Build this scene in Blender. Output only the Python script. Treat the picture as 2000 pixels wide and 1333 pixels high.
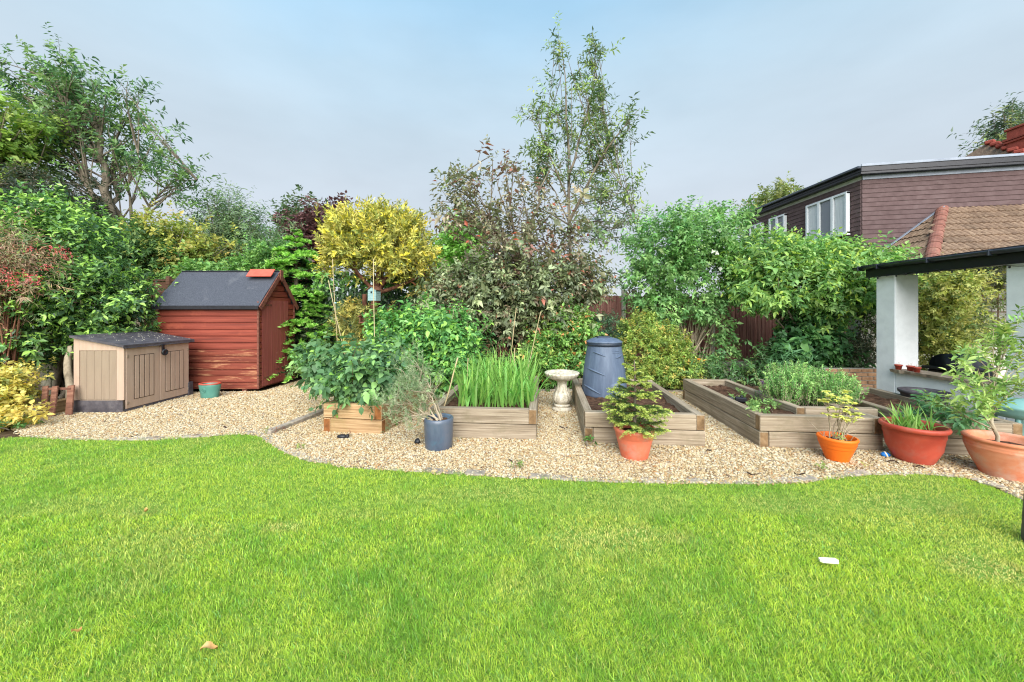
import bpy, math, random
import numpy as np
from mathutils import Vector, Matrix

# ------------------------------------------------------------------ camera, sky, sun, exposure
sc = bpy.context.scene
for o in list(bpy.data.objects):
    bpy.data.objects.remove(o)
COL = sc.collection
F, HY, CH = 722.0, 609.0, 1.6        # focal length in photo pixels, horizon row, camera height
cd = bpy.data.cameras.new("camera")
cd.sensor_width = 36.0
cd.lens = F / 2000 * 36
cd.shift_y = (HY - 666.5) / 2000
cd.clip_end = 1000
cam = bpy.data.objects.new("camera", cd)
COL.objects.link(cam)
cam.location = (0, 0, CH)
cam.rotation_euler = (math.pi / 2, 0, 0)
sc.camera = cam

EXPO = 2.32
SUN_EL, SUN_AZ = math.radians(37), math.radians(176)   # azimuth clockwise from +Y: behind the camera
sc.view_settings.view_transform = 'Standard'
sc.view_settings.look = 'None'
sc.view_settings.gamma = 1
sc.view_settings.exposure = EXPO
sc.cycles.use_denoising = True
sc.cycles.filter_width = 1.15
sc.cycles.max_bounces = 7
sc.cycles.diffuse_bounces = 4
sc.cycles.transmission_bounces = 4
sc.cycles.sample_clamp_indirect = 3


def lin(c):
    """sRGB 0-255 to linear"""
    c = np.asarray(c, float) / 255
    return np.where(c <= .04045, c / 12.92, ((c + .055) / 1.055) ** 2.4)


def l4(c, k=1.0):
    a = lin(c) * k
    return (float(a[0]), float(a[1]), float(a[2]), 1.0)


w = bpy.data.worlds.new("World")
sc.world = w
w.use_nodes = True
nt = w.node_tree
nt.nodes.clear()
N = nt.nodes.new
K = nt.links.new
wo = N("ShaderNodeOutputWorld")
mixw = N("ShaderNodeMixShader")
bg1, bg2 = N("ShaderNodeBackground"), N("ShaderNodeBackground")
sky = N("ShaderNodeTexSky")
sky.sky_type = 'NISHITA'
sky.sun_disc = False
sky.sun_elevation = SUN_EL
sky.sun_rotation = SUN_AZ
bg1.inputs[1].default_value = 0.08
K(sky.outputs[0], bg1.inputs[0])
tc = N("ShaderNodeTexCoord")
sep = N("ShaderNodeSeparateXYZ")
K(tc.outputs['Generated'], sep.inputs[0])
mp = N("ShaderNodeMapping")
mp.inputs['Scale'].default_value = (1.3, 1.3, 3.6)
mp.inputs['Rotation'].default_value = (0.10, 0.16, 0)
K(tc.outputs['Generated'], mp.inputs[0])
nz = N("ShaderNodeTexNoise")
nz.inputs['Scale'].default_value = 1.6
nz.inputs['Detail'].default_value = 6
nz.inputs['Roughness'].default_value = .55
nz.inputs['Distortion'].default_value = .5
K(mp.outputs[0], nz.inputs['Vector'])
ma = N("ShaderNodeMath")
ma.operation = 'MULTIPLY_ADD'
ma.inputs[1].default_value = .10
ma.inputs[2].default_value = -.05
K(nz.outputs[0], ma.inputs[0])
ad = N("ShaderNodeMath")
K(sep.outputs[2], ad.inputs[0])
K(ma.outputs[0], ad.inputs[1])
cr = N("ShaderNodeValToRGB")
el = cr.color_ramp.elements
el[0].position = 0.0
el[0].color = l4((212, 218, 226))
el[1].position = 1.0
el[1].color = l4((120, 190, 244))
for p, c in ((.20, (211, 218, 227)), (.30, (210, 222, 232)), (.42, (206, 225, 238)), (.53, (197, 225, 243)), (.64, (176, 219, 248))):
    e = el.new(p)
    e.color = l4(c)
K(ad.outputs[0], cr.inputs[0])
nz2 = N("ShaderNodeTexNoise")
nz2.inputs['Scale'].default_value = 2.3
nz2.inputs['Detail'].default_value = 7
K(mp.outputs[0], nz2.inputs['Vector'])
mr = N("ShaderNodeMapRange")
mr.inputs[1].default_value = .3
mr.inputs[2].default_value = .7
mr.inputs[3].default_value = .935
mr.inputs[4].default_value = 1.06
K(nz2.outputs[0], mr.inputs[0])
vm = N("ShaderNodeVectorMath")
vm.operation = 'SCALE'
K(cr.outputs[0], vm.inputs[0])
K(mr.outputs[0], vm.inputs['Scale'])
K(vm.outputs[0], bg2.inputs[0])
bg2.inputs[1].default_value = 1.0 / 2 ** EXPO
mixw.inputs[0].default_value = .96
K(bg1.outputs[0], mixw.inputs[1])
K(bg2.outputs[0], mixw.inputs[2])
K(mixw.outputs[0], wo.inputs[0])

sd = bpy.data.lights.new("sun", 'SUN')
sd.energy = 1.5
sd.angle = math.radians(65)
sd.color = (1.0, .96, .9)
so = bpy.data.objects.new("sun", sd)
COL.objects.link(so)
dv = Vector((math.sin(SUN_AZ) * math.cos(SUN_EL), math.cos(SUN_AZ) * math.cos(SUN_EL), math.sin(SUN_EL)))
so.rotation_euler = dv.to_track_quat('Z', 'Y').to_euler()
so.location = (0, -5, 12)

# ------------------------------------------------------------------ helpers
def W(px, py, Z):
    """photo pixel at depth Z -> place in the garden"""
    return np.array([(px - 1000) / F * Z, Z, CH - (py - HY) / F * Z])


def G(px, py):
    Z = F * CH / (py - HY)
    return np.array([(px - 1000) / F * Z, Z])


def nrm(a):
    a = np.asarray(a, float)
    return a / np.maximum(np.linalg.norm(a, axis=-1, keepdims=True), 1e-9)


def tag(o, label=None, cat=None, group=None, kind=None):
    if label: o['label'] = label
    if cat: o['category'] = cat
    if group: o['group'] = group
    if kind: o['kind'] = kind
    return o


def thing(name, label, cat, loc=(0, 0, 0), rz=0.0, group=None):
    o = bpy.data.objects.new(name, None)
    o.empty_display_size = .1
    COL.objects.link(o)
    o.location = [float(v) for v in loc]
    o.rotation_euler = (0, 0, rz)
    return tag(o, label, cat, group)


def link(name, me, parent=None, M=None):
    o = bpy.data.objects.new(name, me)
    COL.objects.link(o)
    if parent is not None: o.parent = parent
    if M is not None: o.matrix_local = M
    return o


def mesh_np(name, V, faces, mats, mi=None, col=None, smooth=False):
    """faces: list of index lists or int array (n,3)/(n,4)"""
    me = bpy.data.meshes.new(name)
    V = np.asarray(V, np.float32)
    if isinstance(faces, np.ndarray):
        n, k = faces.shape
        me.vertices.add(len(V))
        me.vertices.foreach_set("co", V.ravel())
        me.loops.add(n * k)
        me.loops.foreach_set("vertex_index", faces.astype(np.int32).ravel())
        me.polygons.add(n)
        me.polygons.foreach_set("loop_start", np.arange(0, n * k, k, dtype=np.int32))
        me.update(calc_edges=True)
    else:
        me.from_pydata(V.tolist(), [], faces)
    for m in (mats if isinstance(mats, (list, tuple)) else [mats]):
        me.materials.append(m)
    if mi is not None:
        me.polygons.foreach_set("material_index", np.asarray(mi, np.int32))
    if col is not None:
        a = me.attributes.new("col", 'FLOAT_COLOR', 'POINT')
        c = np.ones((len(V), 4), np.float32)
        c[:, :3] = col
        a.data.foreach_set("color", c.ravel())
    if smooth:
        me.polygons.foreach_set("use_smooth", np.ones(len(me.polygons), bool))
    return me


class MB:
    """collects simple solids into one mesh"""
    def __init__(s):
        s.v, s.f, s.m, s.sm = [], [], [], []

    def add(s, V, Fs, mi=0, smooth=False):
        b = len(s.v)
        s.v += [tuple(map(float, p)) for p in V]
        for f in Fs:
            s.f.append([b + i for i in f])
            s.m.append(mi)
            s.sm.append(smooth)

    def box(s, c, d, b=0.004, R=None, mi=0, mx=None):
        """chamfered box: centre, full sizes, chamfer; mx = material of the two end faces along x"""
        h = np.array(d, float) / 2
        b = min(b, h.min() * .45)
        V, idx = [], {}
        for sx in (-1, 1):
            for sy in (-1, 1):
                for sz in (-1, 1):
                    sg = np.array((sx, sy, sz))
                    for ax in range(3):
                        p = sg * (h - b)
                        p[ax] = sg[ax] * h[ax]
                        idx[sx, sy, sz, ax] = len(V)
                        V.append(p)
        Fs, ms = [], []
        for ax in range(3):
            a1, a2 = (ax + 1) % 3, (ax + 2) % 3
            for sg in (-1, 1):
                q = []
                for u, v in ((-1, -1), (1, -1), (1, 1), (-1, 1)):
                    k = [0, 0, 0]
                    k[ax], k[a1], k[a2] = sg, u, v
                    q.append(idx[k[0], k[1], k[2], ax])
                Fs.append(q if sg > 0 else q[::-1])
                ms.append(mx if (ax == 0 and mx is not None) else mi)
        for ax in range(3):          # edges running along ax
            a1, a2 = (ax + 1) % 3, (ax + 2) % 3
            for u in (-1, 1):
                for v in (-1, 1):
                    k0, k1 = [0] * 3, [0] * 3
                    k0[ax], k1[ax] = -1, 1
                    k0[a1] = k1[a1] = u
                    k0[a2] = k1[a2] = v
                    q = [idx[(*k0, a1)], idx[(*k1, a1)], idx[(*k1, a2)], idx[(*k0, a2)]]
                    Fs.append(q if u * v < 0 else q[::-1])
                    ms.append(mi)
        for sx in (-1, 1):
            for sy in (-1, 1):
                for sz in (-1, 1):
                    q = [idx[sx, sy, sz, 0], idx[sx, sy, sz, 1], idx[sx, sy, sz, 2]]
                    Fs.append(q if sx * sy * sz > 0 else q[::-1])
                    ms.append(mi)
        V = np.array(V)
        if R is not None: V = V @ np.array(R).T
        V = V + np.array(c)
        base = len(s.f)
        s.add(V, Fs, mi)
        s.m[base:] = ms
        return s

    def tube(s, pts, rad, n=6, mi=0, caps=True):
        pts = np.asarray(pts, float)
        m = len(pts)
        rad = np.broadcast_to(rad, (m,)) if np.ndim(rad) else np.full(m, rad)
        T = nrm(np.gradient(pts, axis=0))
        ref = np.array((0, 0, 1.)) if abs(T[0, 2]) < .9 else np.array((1., 0, 0))
        V = []
        for i in range(m):
            a = nrm(np.cross(T[i], ref))
            b = np.cross(T[i], a)
            for j in range(n):
                t = 2 * math.pi * j / n
                V.append(pts[i] + rad[i] * (math.cos(t) * a + math.sin(t) * b))
            ref = -b if abs(np.dot(nrm(T[min(i + 1, m - 1)]), b)) < .95 else a
        Fs = [[i * n + j, (i + 1) * n + j, (i + 1) * n + (j + 1) % n, i * n + (j + 1) % n] for i in range(m - 1) for j in range(n)]
        s.add(V, Fs, mi, True)
        if caps:
            s.add(V[:n], [list(range(n))], mi)
            s.add(V[-n:], [list(range(n))[::-1]], mi)
        return s

    def lathe(s, prof, n=40, c=(0, 0, 0), mod=None, mi=0, sx=1, sy=1, smooth=True):
        V = []
        for i, (r, z) in enumerate(prof):
            for j in range(n):
                t = 2 * math.pi * j / n
                rr = r * (mod(t, i, z) if mod else 1)
                V.append((c[0] + rr * math.cos(t) * sx, c[1] + rr * math.sin(t) * sy, c[2] + z))
        Fs = [[i * n + j, i * n + (j + 1) % n, (i + 1) * n + (j + 1) % n, (i + 1) * n + j] for i in range(len(prof) - 1) for j in range(n)]
        s.add(V, Fs, mi, smooth)
        return s

    def prism(s, poly, d0, d1, mi=0):
        """poly: list of 3D points of one face; swept from offset d0 to d1 (vectors)"""
        n = len(poly)
        P = np.array(poly, float)
        V = np.vstack([P + d0, P + d1])
        Fs = [list(range(n))[::-1], list(range(n, 2 * n))] + [[i, (i + 1) % n, n + (i + 1) % n, n + i] for i in range(n)]
        s.add(V, Fs, mi)
        return s

    def mesh(s, name, mats):
        me = bpy.data.meshes.new(name)
        me.from_pydata(s.v, [], s.f)
        for m in (mats if isinstance(mats, (list, tuple)) else [mats]):
            me.materials.append(m)
        me.polygons.foreach_set("material_index", np.array(s.m, np.int32))
        me.polygons.foreach_set("use_smooth", np.array(s.sm, bool))
        me.update()
        return me

    def build(s, name, mats, parent=None, M=None):
        return link(name, s.mesh(name, mats), parent, M)


def T3(x, y, z, rz=0.0):
    return Matrix.Translation((float(x), float(y), float(z))) @ Matrix.Rotation(rz, 4, 'Z')


def vnoise(x, y, seed=0, scale=1.0):
    """smooth 2D value noise in 0..1"""
    g = np.random.default_rng(seed).random((64, 64))
    x, y = x * scale + 1000, y * scale + 1000
    xi, yi = np.floor(x).astype(int), np.floor(y).astype(int)
    fx, fy = x - xi, y - yi
    fx, fy = fx * fx * (3 - 2 * fx), fy * fy * (3 - 2 * fy)
    q = lambda a, b: g[a % 64, b % 64]
    return (q(xi, yi) * (1 - fx) + q(xi + 1, yi) * fx) * (1 - fy) + (q(xi, yi + 1) * (1 - fx) + q(xi + 1, yi + 1) * fx) * fy


def inpoly(x, y, poly):
    r = np.zeros(len(x), bool)
    P = np.asarray(poly)
    j = len(P) - 1
    for i in range(len(P)):
        xi, yi = P[i]
        xj, yj = P[j]
        c = ((yi > y) != (yj > y)) & (x < (xj - xi) * (y - yi) / (yj - yi + 1e-12) + xi)
        r ^= c
        j = i
    return r

# ------------------------------------------------------------------ materials
def newmat(name):
    m = bpy.data.materials.new(name)
    m.use_nodes = True
    t = m.node_tree
    return m, t, t.nodes["Principled BSDF"]


def pm(name, cols, scale=(1, 1, 1), ns=6.0, detail=6, rough=.7, bump=0.0, bscale=None, rnd=0.0, spec=.4, metal=0.0, distort=.3,
       patch=None, pscale=3.0, pth=(.55, .7), pmap=None):
    """procedural surface: colour ramp over a stretched noise, optional second patches, bump, per-object variation"""
    m, t, p = newmat(name)
    n, k = t.nodes.new, t.links.new
    tc = n("ShaderNodeTexCoord")
    oi = n("ShaderNodeObjectInfo")
    off = n("ShaderNodeVectorMath"); off.operation = 'SCALE'
    cmb = n("ShaderNodeCombineXYZ")
    for i in range(3): k(oi.outputs['Random'], cmb.inputs[i])
    k(cmb.outputs[0], off.inputs[0]); off.inputs['Scale'].default_value = 37.0
    av = n("ShaderNodeVectorMath"); k(tc.outputs['Object'], av.inputs[0]); k(off.outputs[0], av.inputs[1])
    mp = n("ShaderNodeMapping"); mp.inputs['Scale'].default_value = scale
    k(av.outputs[0], mp.inputs[0])
    nz = n("ShaderNodeTexNoise"); nz.inputs['Scale'].default_value = ns; nz.inputs['Detail'].default_value = detail
    nz.inputs['Distortion'].default_value = distort; nz.inputs['Roughness'].default_value = .62
    k(mp.outputs[0], nz.inputs['Vector'])
    cr = n("ShaderNodeValToRGB")
    e = cr.color_ramp.elements
    L = len(cols)
    lo, hi = .3, .7
    e[0].position, e[0].color = lo, l4(cols[0])
    e[1].position, e[1].color = hi, l4(cols[-1])
    for i in range(1, L - 1):
        q = e.new(lo + (hi - lo) * i / (L - 1)); q.color = l4(cols[i])
    k(nz.outputs[0], cr.inputs[0])
    out = cr.outputs[0]
    if patch is not None:
        n2 = n("ShaderNodeTexNoise"); n2.inputs['Scale'].default_value = pscale; n2.inputs['Detail'].default_value = 8; n2.inputs['Roughness'].default_value = .7
        if pmap:
            m2 = n("ShaderNodeMapping"); m2.inputs['Scale'].default_value = pmap
            k(av.outputs[0], m2.inputs[0]); k(m2.outputs[0], n2.inputs['Vector'])
        else:
            k(av.outputs[0], n2.inputs['Vector'])
        r2 = n("ShaderNodeMapRange"); r2.inputs[1].default_value, r2.inputs[2].default_value = pth
        k(n2.outputs[0], r2.inputs[0])
        mx = n("ShaderNodeMix"); mx.data_type = 'RGBA'
        k(r2.outputs[0], mx.inputs[0]); k(out, mx.inputs[6]); mx.inputs[7].default_value = l4(patch)
        out = mx.outputs[2]
    if rnd:
        r3 = n("ShaderNodeMapRange"); r3.inputs[3].default_value, r3.inputs[4].default_value = 1 - rnd, 1 + rnd
        k(oi.outputs['Random'], r3.inputs[0])
        vs = n("ShaderNodeVectorMath"); vs.operation = 'SCALE'
        k(out, vs.inputs[0]); k(r3.outputs[0], vs.inputs['Scale'])
        out = vs.outputs[0]
    k(out, p.inputs['Base Color'])
    p.inputs['Roughness'].default_value = rough
    p.inputs['Specular IOR Level'].default_value = spec
    p.inputs['Metallic'].default_value = metal
    if bump:
        b = n("ShaderNodeBump"); b.inputs['Strength'].default_value = bump; b.inputs['Distance'].default_value = .01
        if bscale:
            n3 = n("ShaderNodeTexNoise"); n3.inputs['Scale'].default_value = bscale; n3.inputs['Detail'].default_value = 4
            k(mp.outputs[0], n3.inputs['Vector']); k(n3.outputs[0], b.inputs['Height'])
        else:
            k(nz.outputs[0], b.inputs['Height'])
        k(b.outputs[0], p.inputs['Normal'])
    return m


def leafmat(name, rough=.45, trans=.3, spec=.35, fixed=None, gain=(1.08, 1.10, .82)):
    m, t, p = newmat(name)
    n, k = t.nodes.new, t.links.new
    a = n("ShaderNodeAttribute"); a.attribute_name = "col"
    src = a.outputs['Color']
    k(src, p.inputs['Base Color'])
    p.inputs['Roughness'].default_value = rough
    p.inputs['Specular IOR Level'].default_value = spec
    tr = n("ShaderNodeBsdfTranslucent")
    vm = n("ShaderNodeVectorMath"); vm.operation = 'MULTIPLY'
    k(src, vm.inputs[0]); vm.inputs[1].default_value = gain
    k(vm.outputs[0], tr.inputs[0])
    mx = n("ShaderNodeMixShader"); mx.inputs[0].default_value = trans
    k(p.outputs[0], mx.inputs[1]); k(tr.outputs[0], mx.inputs[2])
    k(mx.outputs[0], t.nodes["Material Output"].inputs[0])
    return m


LK = 1.12     # leaf reflectance against the colour a lit leaf shows
M_leaf = leafmat("leaf_soft", trans=.38)
M_gloss = leafmat("leaf_glossy", rough=.36, spec=.5, trans=.28)
M_needle = leafmat("needle", rough=.6, trans=.2, spec=.25)
M_grass = leafmat("grass_blade", rough=.5, trans=.38, spec=.3)
M_bark = pm("bark", [(70, 62, 54), (112, 102, 88), (140, 130, 112)], (1, 1, .3), 14, bump=.5, rough=.9)
M_bark_pale = pm("bark_pale", [(120, 108, 90), (165, 150, 128), (190, 178, 155)], (1, 1, .3), 12, bump=.4, rough=.9)
M_bark_red = pm("bark_reddish", [(70, 45, 36), (112, 74, 58), (140, 96, 76)], (1, 1, .3), 12, bump=.4, rough=.9)
M_sleeper = pm("weathered_sleeper_wood", [(108, 93, 76), (149, 134, 114), (178, 164, 145)], (.45, 16, 16), 3.4, 10, rough=.85, bump=.5, rnd=.12, patch=(122, 112, 88), pscale=2.6, pth=(.52, .74))
M_sleeper_end = pm("sleeper_end_grain", [(86, 66, 44), (126, 100, 70), (150, 125, 94)], (1, 1, 1), 9, 6, rough=.9, bump=.3)
M_sleeper_new = pm("fresh_sleeper_wood", [(126, 97, 66), (170, 138, 101), (194, 168, 132)], (.45, 14, 14), 3.2, 10, rough=.8, bump=.45, rnd=.1, patch=(146, 128, 80), pscale=2.5, pth=(.5, .75))
M_sleeper_new_end = pm("fresh_sleeper_end", [(100, 62, 30), (140, 88, 46), (160, 108, 62)], (1, 1, 1), 9, rough=.9, bump=.3)
M_soil = pm("bed_soil", [(48, 34, 26), (78, 58, 46), (100, 78, 62)], (1, 1, 1), 14, 8, rough=1, bump=.9, spec=.1)
M_border = pm("border_soil", [(50, 40, 30), (82, 66, 50), (108, 92, 72)], (1, 1, 1), 9, 8, rough=1, bump=.8, spec=.1)
M_ground = pm("ground_soil", [(70, 74, 46), (92, 96, 60)], (1, 1, 1), 2, 6, rough=1, spec=.1)
M_lawn = pm("lawn_thatch", [(76, 102, 38), (104, 134, 52), (136, 162, 76)], (1, 1, 1), 20, 6, rough=1, bump=.3, spec=.1)
M_gravelbase = pm("gravel_bed", [(128, 106, 76), (166, 142, 106), (190, 170, 134)], (1, 1, 1), 45, 4, rough=1, bump=.8, spec=.1)
M_felt = pm("roofing_felt", [(50, 54, 63), (68, 72, 82), (84, 88, 98)], (1, 1, 1), 60, 5, rough=.95, bump=.25, patch=(104, 106, 112), pscale=2.0, pth=(.58, .8))
M_feltedge = pm("felt_edge", [(26, 26, 30), (42, 42, 48)], (1, 1, 1), 20, rough=.9)
M_shed = pm("red_brown_stain", [(100, 43, 33), (128, 57, 43), (144, 69, 52)], (.3, 6, 6), 4, 7, rough=.7, bump=.2, rnd=.1, patch=(166, 86, 62), pscale=1.2, pth=(.55, .75))
M_shedworn = pm("worn_red_brown_stain", [(92, 41, 31), (120, 56, 42), (140, 74, 54)], (.25, 9, 9), 4, 8, rough=.8, bump=.25, rnd=.1, patch=(186, 136, 100), pscale=3.0, pth=(.53, .68), pmap=(.6, 5, 5))
M_sheddoor = pm("shed_door_paint", [(122, 58, 54), (142, 72, 66), (152, 84, 76)], (9, 9, .3), 4, 7, rough=.7, bump=.2, patch=(168, 112, 96), pscale=7.0, pth=(.64, .72))
M_shedtrim = pm("shed_trim_wood", [(84, 46, 38), (114, 66, 54), (140, 90, 74)], (.3, 6, 6), 5, rough=.8, bump=.2, patch=(186, 150, 118), pscale=5, pth=(.62, .72))
M_redtile = pm("red_clay_tile", [(196, 78, 62), (214, 96, 78)], (1, 1, 1), 8, rough=.7)
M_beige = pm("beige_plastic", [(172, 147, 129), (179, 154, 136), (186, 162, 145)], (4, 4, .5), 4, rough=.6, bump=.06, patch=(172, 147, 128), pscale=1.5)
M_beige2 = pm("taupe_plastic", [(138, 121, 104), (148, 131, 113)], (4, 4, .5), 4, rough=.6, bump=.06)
M_groove = pm("panel_groove", [(62, 48, 38), (76, 60, 48)], rough=.9)
M_darkplast = pm("dark_grey_plastic", [(56, 54, 60), (76, 72, 78), (96, 92, 96)], (1, 1, 1), 9, 8, rough=.6, bump=.1, patch=(120, 116, 116), pscale=6, pth=(.6, .8))
M_black = pm("black_plastic", [(24, 25, 30), (38, 40, 46)], (1, 1, 1), 10, rough=.45)
M_blackpaint = pm("black_gloss_paint", [(18, 20, 28), (34, 36, 46)], (1, 1, 1), 5, rough=.35, bump=.05)
M_gutter = pm("black_gutter_plastic", [(36, 40, 50), (58, 64, 76)], (1, 1, 1), 4, rough=.28, spec=.6)
M_fence = pm("purple_brown_fence_stain", [(104, 66, 62), (140, 96, 88), (164, 126, 114)], (8, 8, .35), 4, 7, rough=.9, bump=.3, rnd=.16, patch=(150, 124, 110), pscale=5, pth=(.6, .75))
M_fencebrown = pm("brown_fence_wood", [(84, 58, 44), (112, 80, 62), (136, 104, 84)], (.4, 8, 8), 4, 7, rough=.9, bump=.3, rnd=.12)
M_concrete = pm("concrete", [(150, 146, 134), (184, 180, 168), (204, 200, 190)], (1, 1, 1), 10, 8, rough=.95, bump=.3, patch=(122, 122, 100), pscale=3, pth=(.55, .8))
M_castone = pm("cast_stone", [(150, 142, 124), (194, 186, 168), (220, 214, 200)], (1, 1, 1), 14, 8, rough=.95, bump=.5, patch=(120, 116, 96), pscale=9, pth=(.52, .72))
M_white = pm("white_render", [(222, 225, 228), (230, 233, 236), (236, 239, 242)], (1, 1, 1), 6, 8, rough=.9, bump=.06, bscale=18, patch=(212, 216, 220), pscale=2.5, pth=(.52, .8))
M_whitewall = pm("white_painted_block", [(190, 188, 180), (210, 208, 200), (222, 220, 214)], (1, 1, 1), 5, 8, rough=.9, bump=.3, patch=(150, 150, 130), pscale=2.0, pth=(.55, .8))
M_pvc = pm("white_window_plastic", [(216, 220, 224), (226, 229, 232)], rough=.4)
M_slate = pm("sill_stone", [(120, 104, 88), (150, 134, 116), (172, 158, 140)], (1, 1, 1), 8, 7, rough=.9, bump=.4)
M_housetile = pm("brown_hung_tile", [(82, 65, 65), (92, 74, 74), (101, 84, 84)], (2, 2, 2), 3, 6, rough=.9, bump=.15, rnd=.06)
M_lead = pm("lead_flashing", [(130, 138, 152), (158, 166, 180)], (1, 1, 1), 6, rough=.6)
M_rooftile = pm("lichened_roof_tile", [(92, 72, 58), (122, 100, 82), (146, 125, 104)], (1, 1, 1), 16, 8, rough=.95, bump=.4, rnd=.16, patch=(214, 200, 172), pscale=11, pth=(.64, .76))
M_ridgetile = pm("red_ridge_tile", [(104, 70, 60), (130, 84, 72), (150, 106, 92)], (1, 1, 1), 9, 7, rough=.9, bump=.3, rnd=.12, patch=(130, 100, 84), pscale=6)
M_brickred = pm("red_brick", [(132, 60, 50), (156, 76, 62)], (1, 1, 1), 8, rough=.9, bump=.3, rnd=.14)
M_brickyel = pm("buff_brick", [(140, 104, 78), (172, 132, 100), (188, 152, 122)], (1, 1, 1), 10, 7, rough=.95, bump=.4, rnd=.14)
M_mortar = pm("mortar", [(150, 142, 130), (176, 168, 156)], (1, 1, 1), 20, rough=1, bump=.3)
M_darkmortar = pm("dark_mortar", [(58, 54, 46), (84, 78, 66)], (1, 1, 1), 20, rough=1, bump=.3)
M_stonewall = pm("mossy_block", [(84, 82, 70), (122, 118, 102), (150, 146, 130)], (1, 1, 1), 9, 8, rough=1, bump=.7, rnd=.15, patch=(70, 84, 48), pscale=3)
M_paver = pm("grey_edging_brick", [(112, 104, 96), (148, 138, 126), (172, 160, 146)], (1, 1, 1), 12, 8, rough=.95, bump=.4, rnd=.14, patch=(100, 106, 76), pscale=4)
M_terra = pm("orange_pink_plastic_terracotta", [(200, 96, 68), (216, 114, 85), (222, 126, 98)], (1, 1, 1), 4, rough=.55, bump=.04, patch=(190, 138, 120), pscale=7, pth=(.5, .72))
M_terrared = pm("red_brown_plastic_terracotta", [(160, 60, 46), (178, 73, 56), (190, 86, 68)], (1, 1, 1), 3, rough=.5, bump=.04, patch=(168, 98, 84), pscale=6, pth=(.5, .74))
M_orange = pm("bright_orange_plastic", [(228, 102, 20), (238, 116, 30)], (1, 1, 1), 4, rough=.5, bump=.03)
M_terraold = pm("aged_terracotta", [(176, 100, 72), (204, 128, 94), (214, 146, 112)], (1, 1, 1.6), 4, 8, rough=.9, bump=.2, patch=(196, 170, 152), pscale=2.6, pth=(.5, .7))
M_teal = pm("teal_glaze", [(72, 126, 114), (90, 144, 130)], (1, 1, 1), 4, rough=.35, spec=.6)
M_tealpale = pm("pale_teal_plastic", [(112, 158, 156), (130, 172, 168)], (1, 1, 1), 4, rough=.4)
M_blueglaze = pm("blue_grey_glaze", [(58, 70, 88), (78, 90, 108), (94, 100, 114)], (1, 1, .5), 5, 7, rough=.3, spec=.6, patch=(60, 110, 128), pscale=2.5, pth=(.55, .8))
M_bin = pm("slate_blue_plastic", [(72, 85, 106), (84, 98, 119), (96, 110, 130)], (3, 3, .4), 5, 8, rough=.5, bump=.08)
M_bindark = pm("dark_blue_plastic", [(34, 42, 54), (48, 58, 72)], rough=.45)
M_cane = pm("bamboo_cane", [(168, 148, 108), (200, 184, 146)], (1, 1, .2), 6, rough=.6)
M_birdbox = pm("blue_grey_paint", [(132, 166, 168), (156, 186, 186)], (1, 1, 1), 9, rough=.8)
M_rustwood = pm("rusty_brown_wood", [(88, 56, 44), (124, 84, 68), (150, 110, 90)], (.4, 6, 6), 5, 7, rough=.9, bump=.3)
M_hole = pm("dark_hole", [(10, 9, 8), (14, 12, 11)], rough=1)
M_blue = pm("blue_rubber", [(24, 108, 190), (40, 128, 208)], rough=.5)
M_paper = pm("pale_stone", [(226, 220, 196), (238, 233, 214)], (1, 1, 1), 20, rough=.9, bump=.2)
M_dryleaf = pm("dry_leaf", [(170, 120, 66), (206, 160, 100), (222, 184, 130)], (1, 1, 1), 30, rough=.9)
M_darkleaf = pm("dead_leaf", [(50, 40, 36), (84, 62, 50)], (1, 1, 1), 20, rough=.9)
M_curtain = pm("net_curtain", [(196, 200, 204), (222, 224, 226)], (12, 12, .6), 3, rough=.9)
M_petal_red = pm("red_petal", [(190, 40, 48), (220, 70, 70)], rough=.6)
M_trellis = pm("trellis_wood", [(104, 82, 66), (138, 112, 92)], (1, 1, 1), 8, rough=.9)


def glassmat():
    m, t, p = newmat("window_glass")
    p.inputs['Base Color'].default_value = (.14, .16, .19, 1)
    p.inputs['Roughness'].default_value = .06
    p.inputs['Specular IOR Level'].default_value = .9
    return m


M_glass = glassmat()

# ------------------------------------------------------------------ foliage tools
def pick(rng, n, pal, jit=.10):
    """pal: [(srgb, weight), ...] -> n linear leaf colours with jitter"""
    ws = np.array([p[1] for p in pal], float)
    C = np.array([lin(p[0]) for p in pal]) * LK
    C = C * .78 + C.mean(1, keepdims=True) * .22
    c = C[rng.choice(len(pal), n, p=ws / ws.sum())]
    return np.clip(c * (1 + rng.normal(0, jit, (n, 1))) * (1 + rng.normal(0, jit * .4, (n, 3))), .003, .9)


class Leaves:
    def __init__(s):
        s.P, s.D, s.N, s.L, s.W, s.C = [], [], [], [], [], []

    def add(s, P, D, N, L, Wd, C):
        n = len(P)
        s.P.append(P); s.D.append(nrm(D)); s.N.append(N)
        s.L.append(np.broadcast_to(L, (n,))); s.W.append(np.broadcast_to(Wd, (n,))); s.C.append(C)

    def arrays(s):
        P, D, Nn, L, Wd, C = (np.concatenate(a) for a in (s.P, s.D, s.N, s.L, s.W, s.C))
        S = nrm(np.cross(D, Nn))
        Nn = np.cross(S, D)
        return P, D, S, Nn, L, Wd, C

    def count(s):
        return sum(len(p) for p in s.P)


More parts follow.
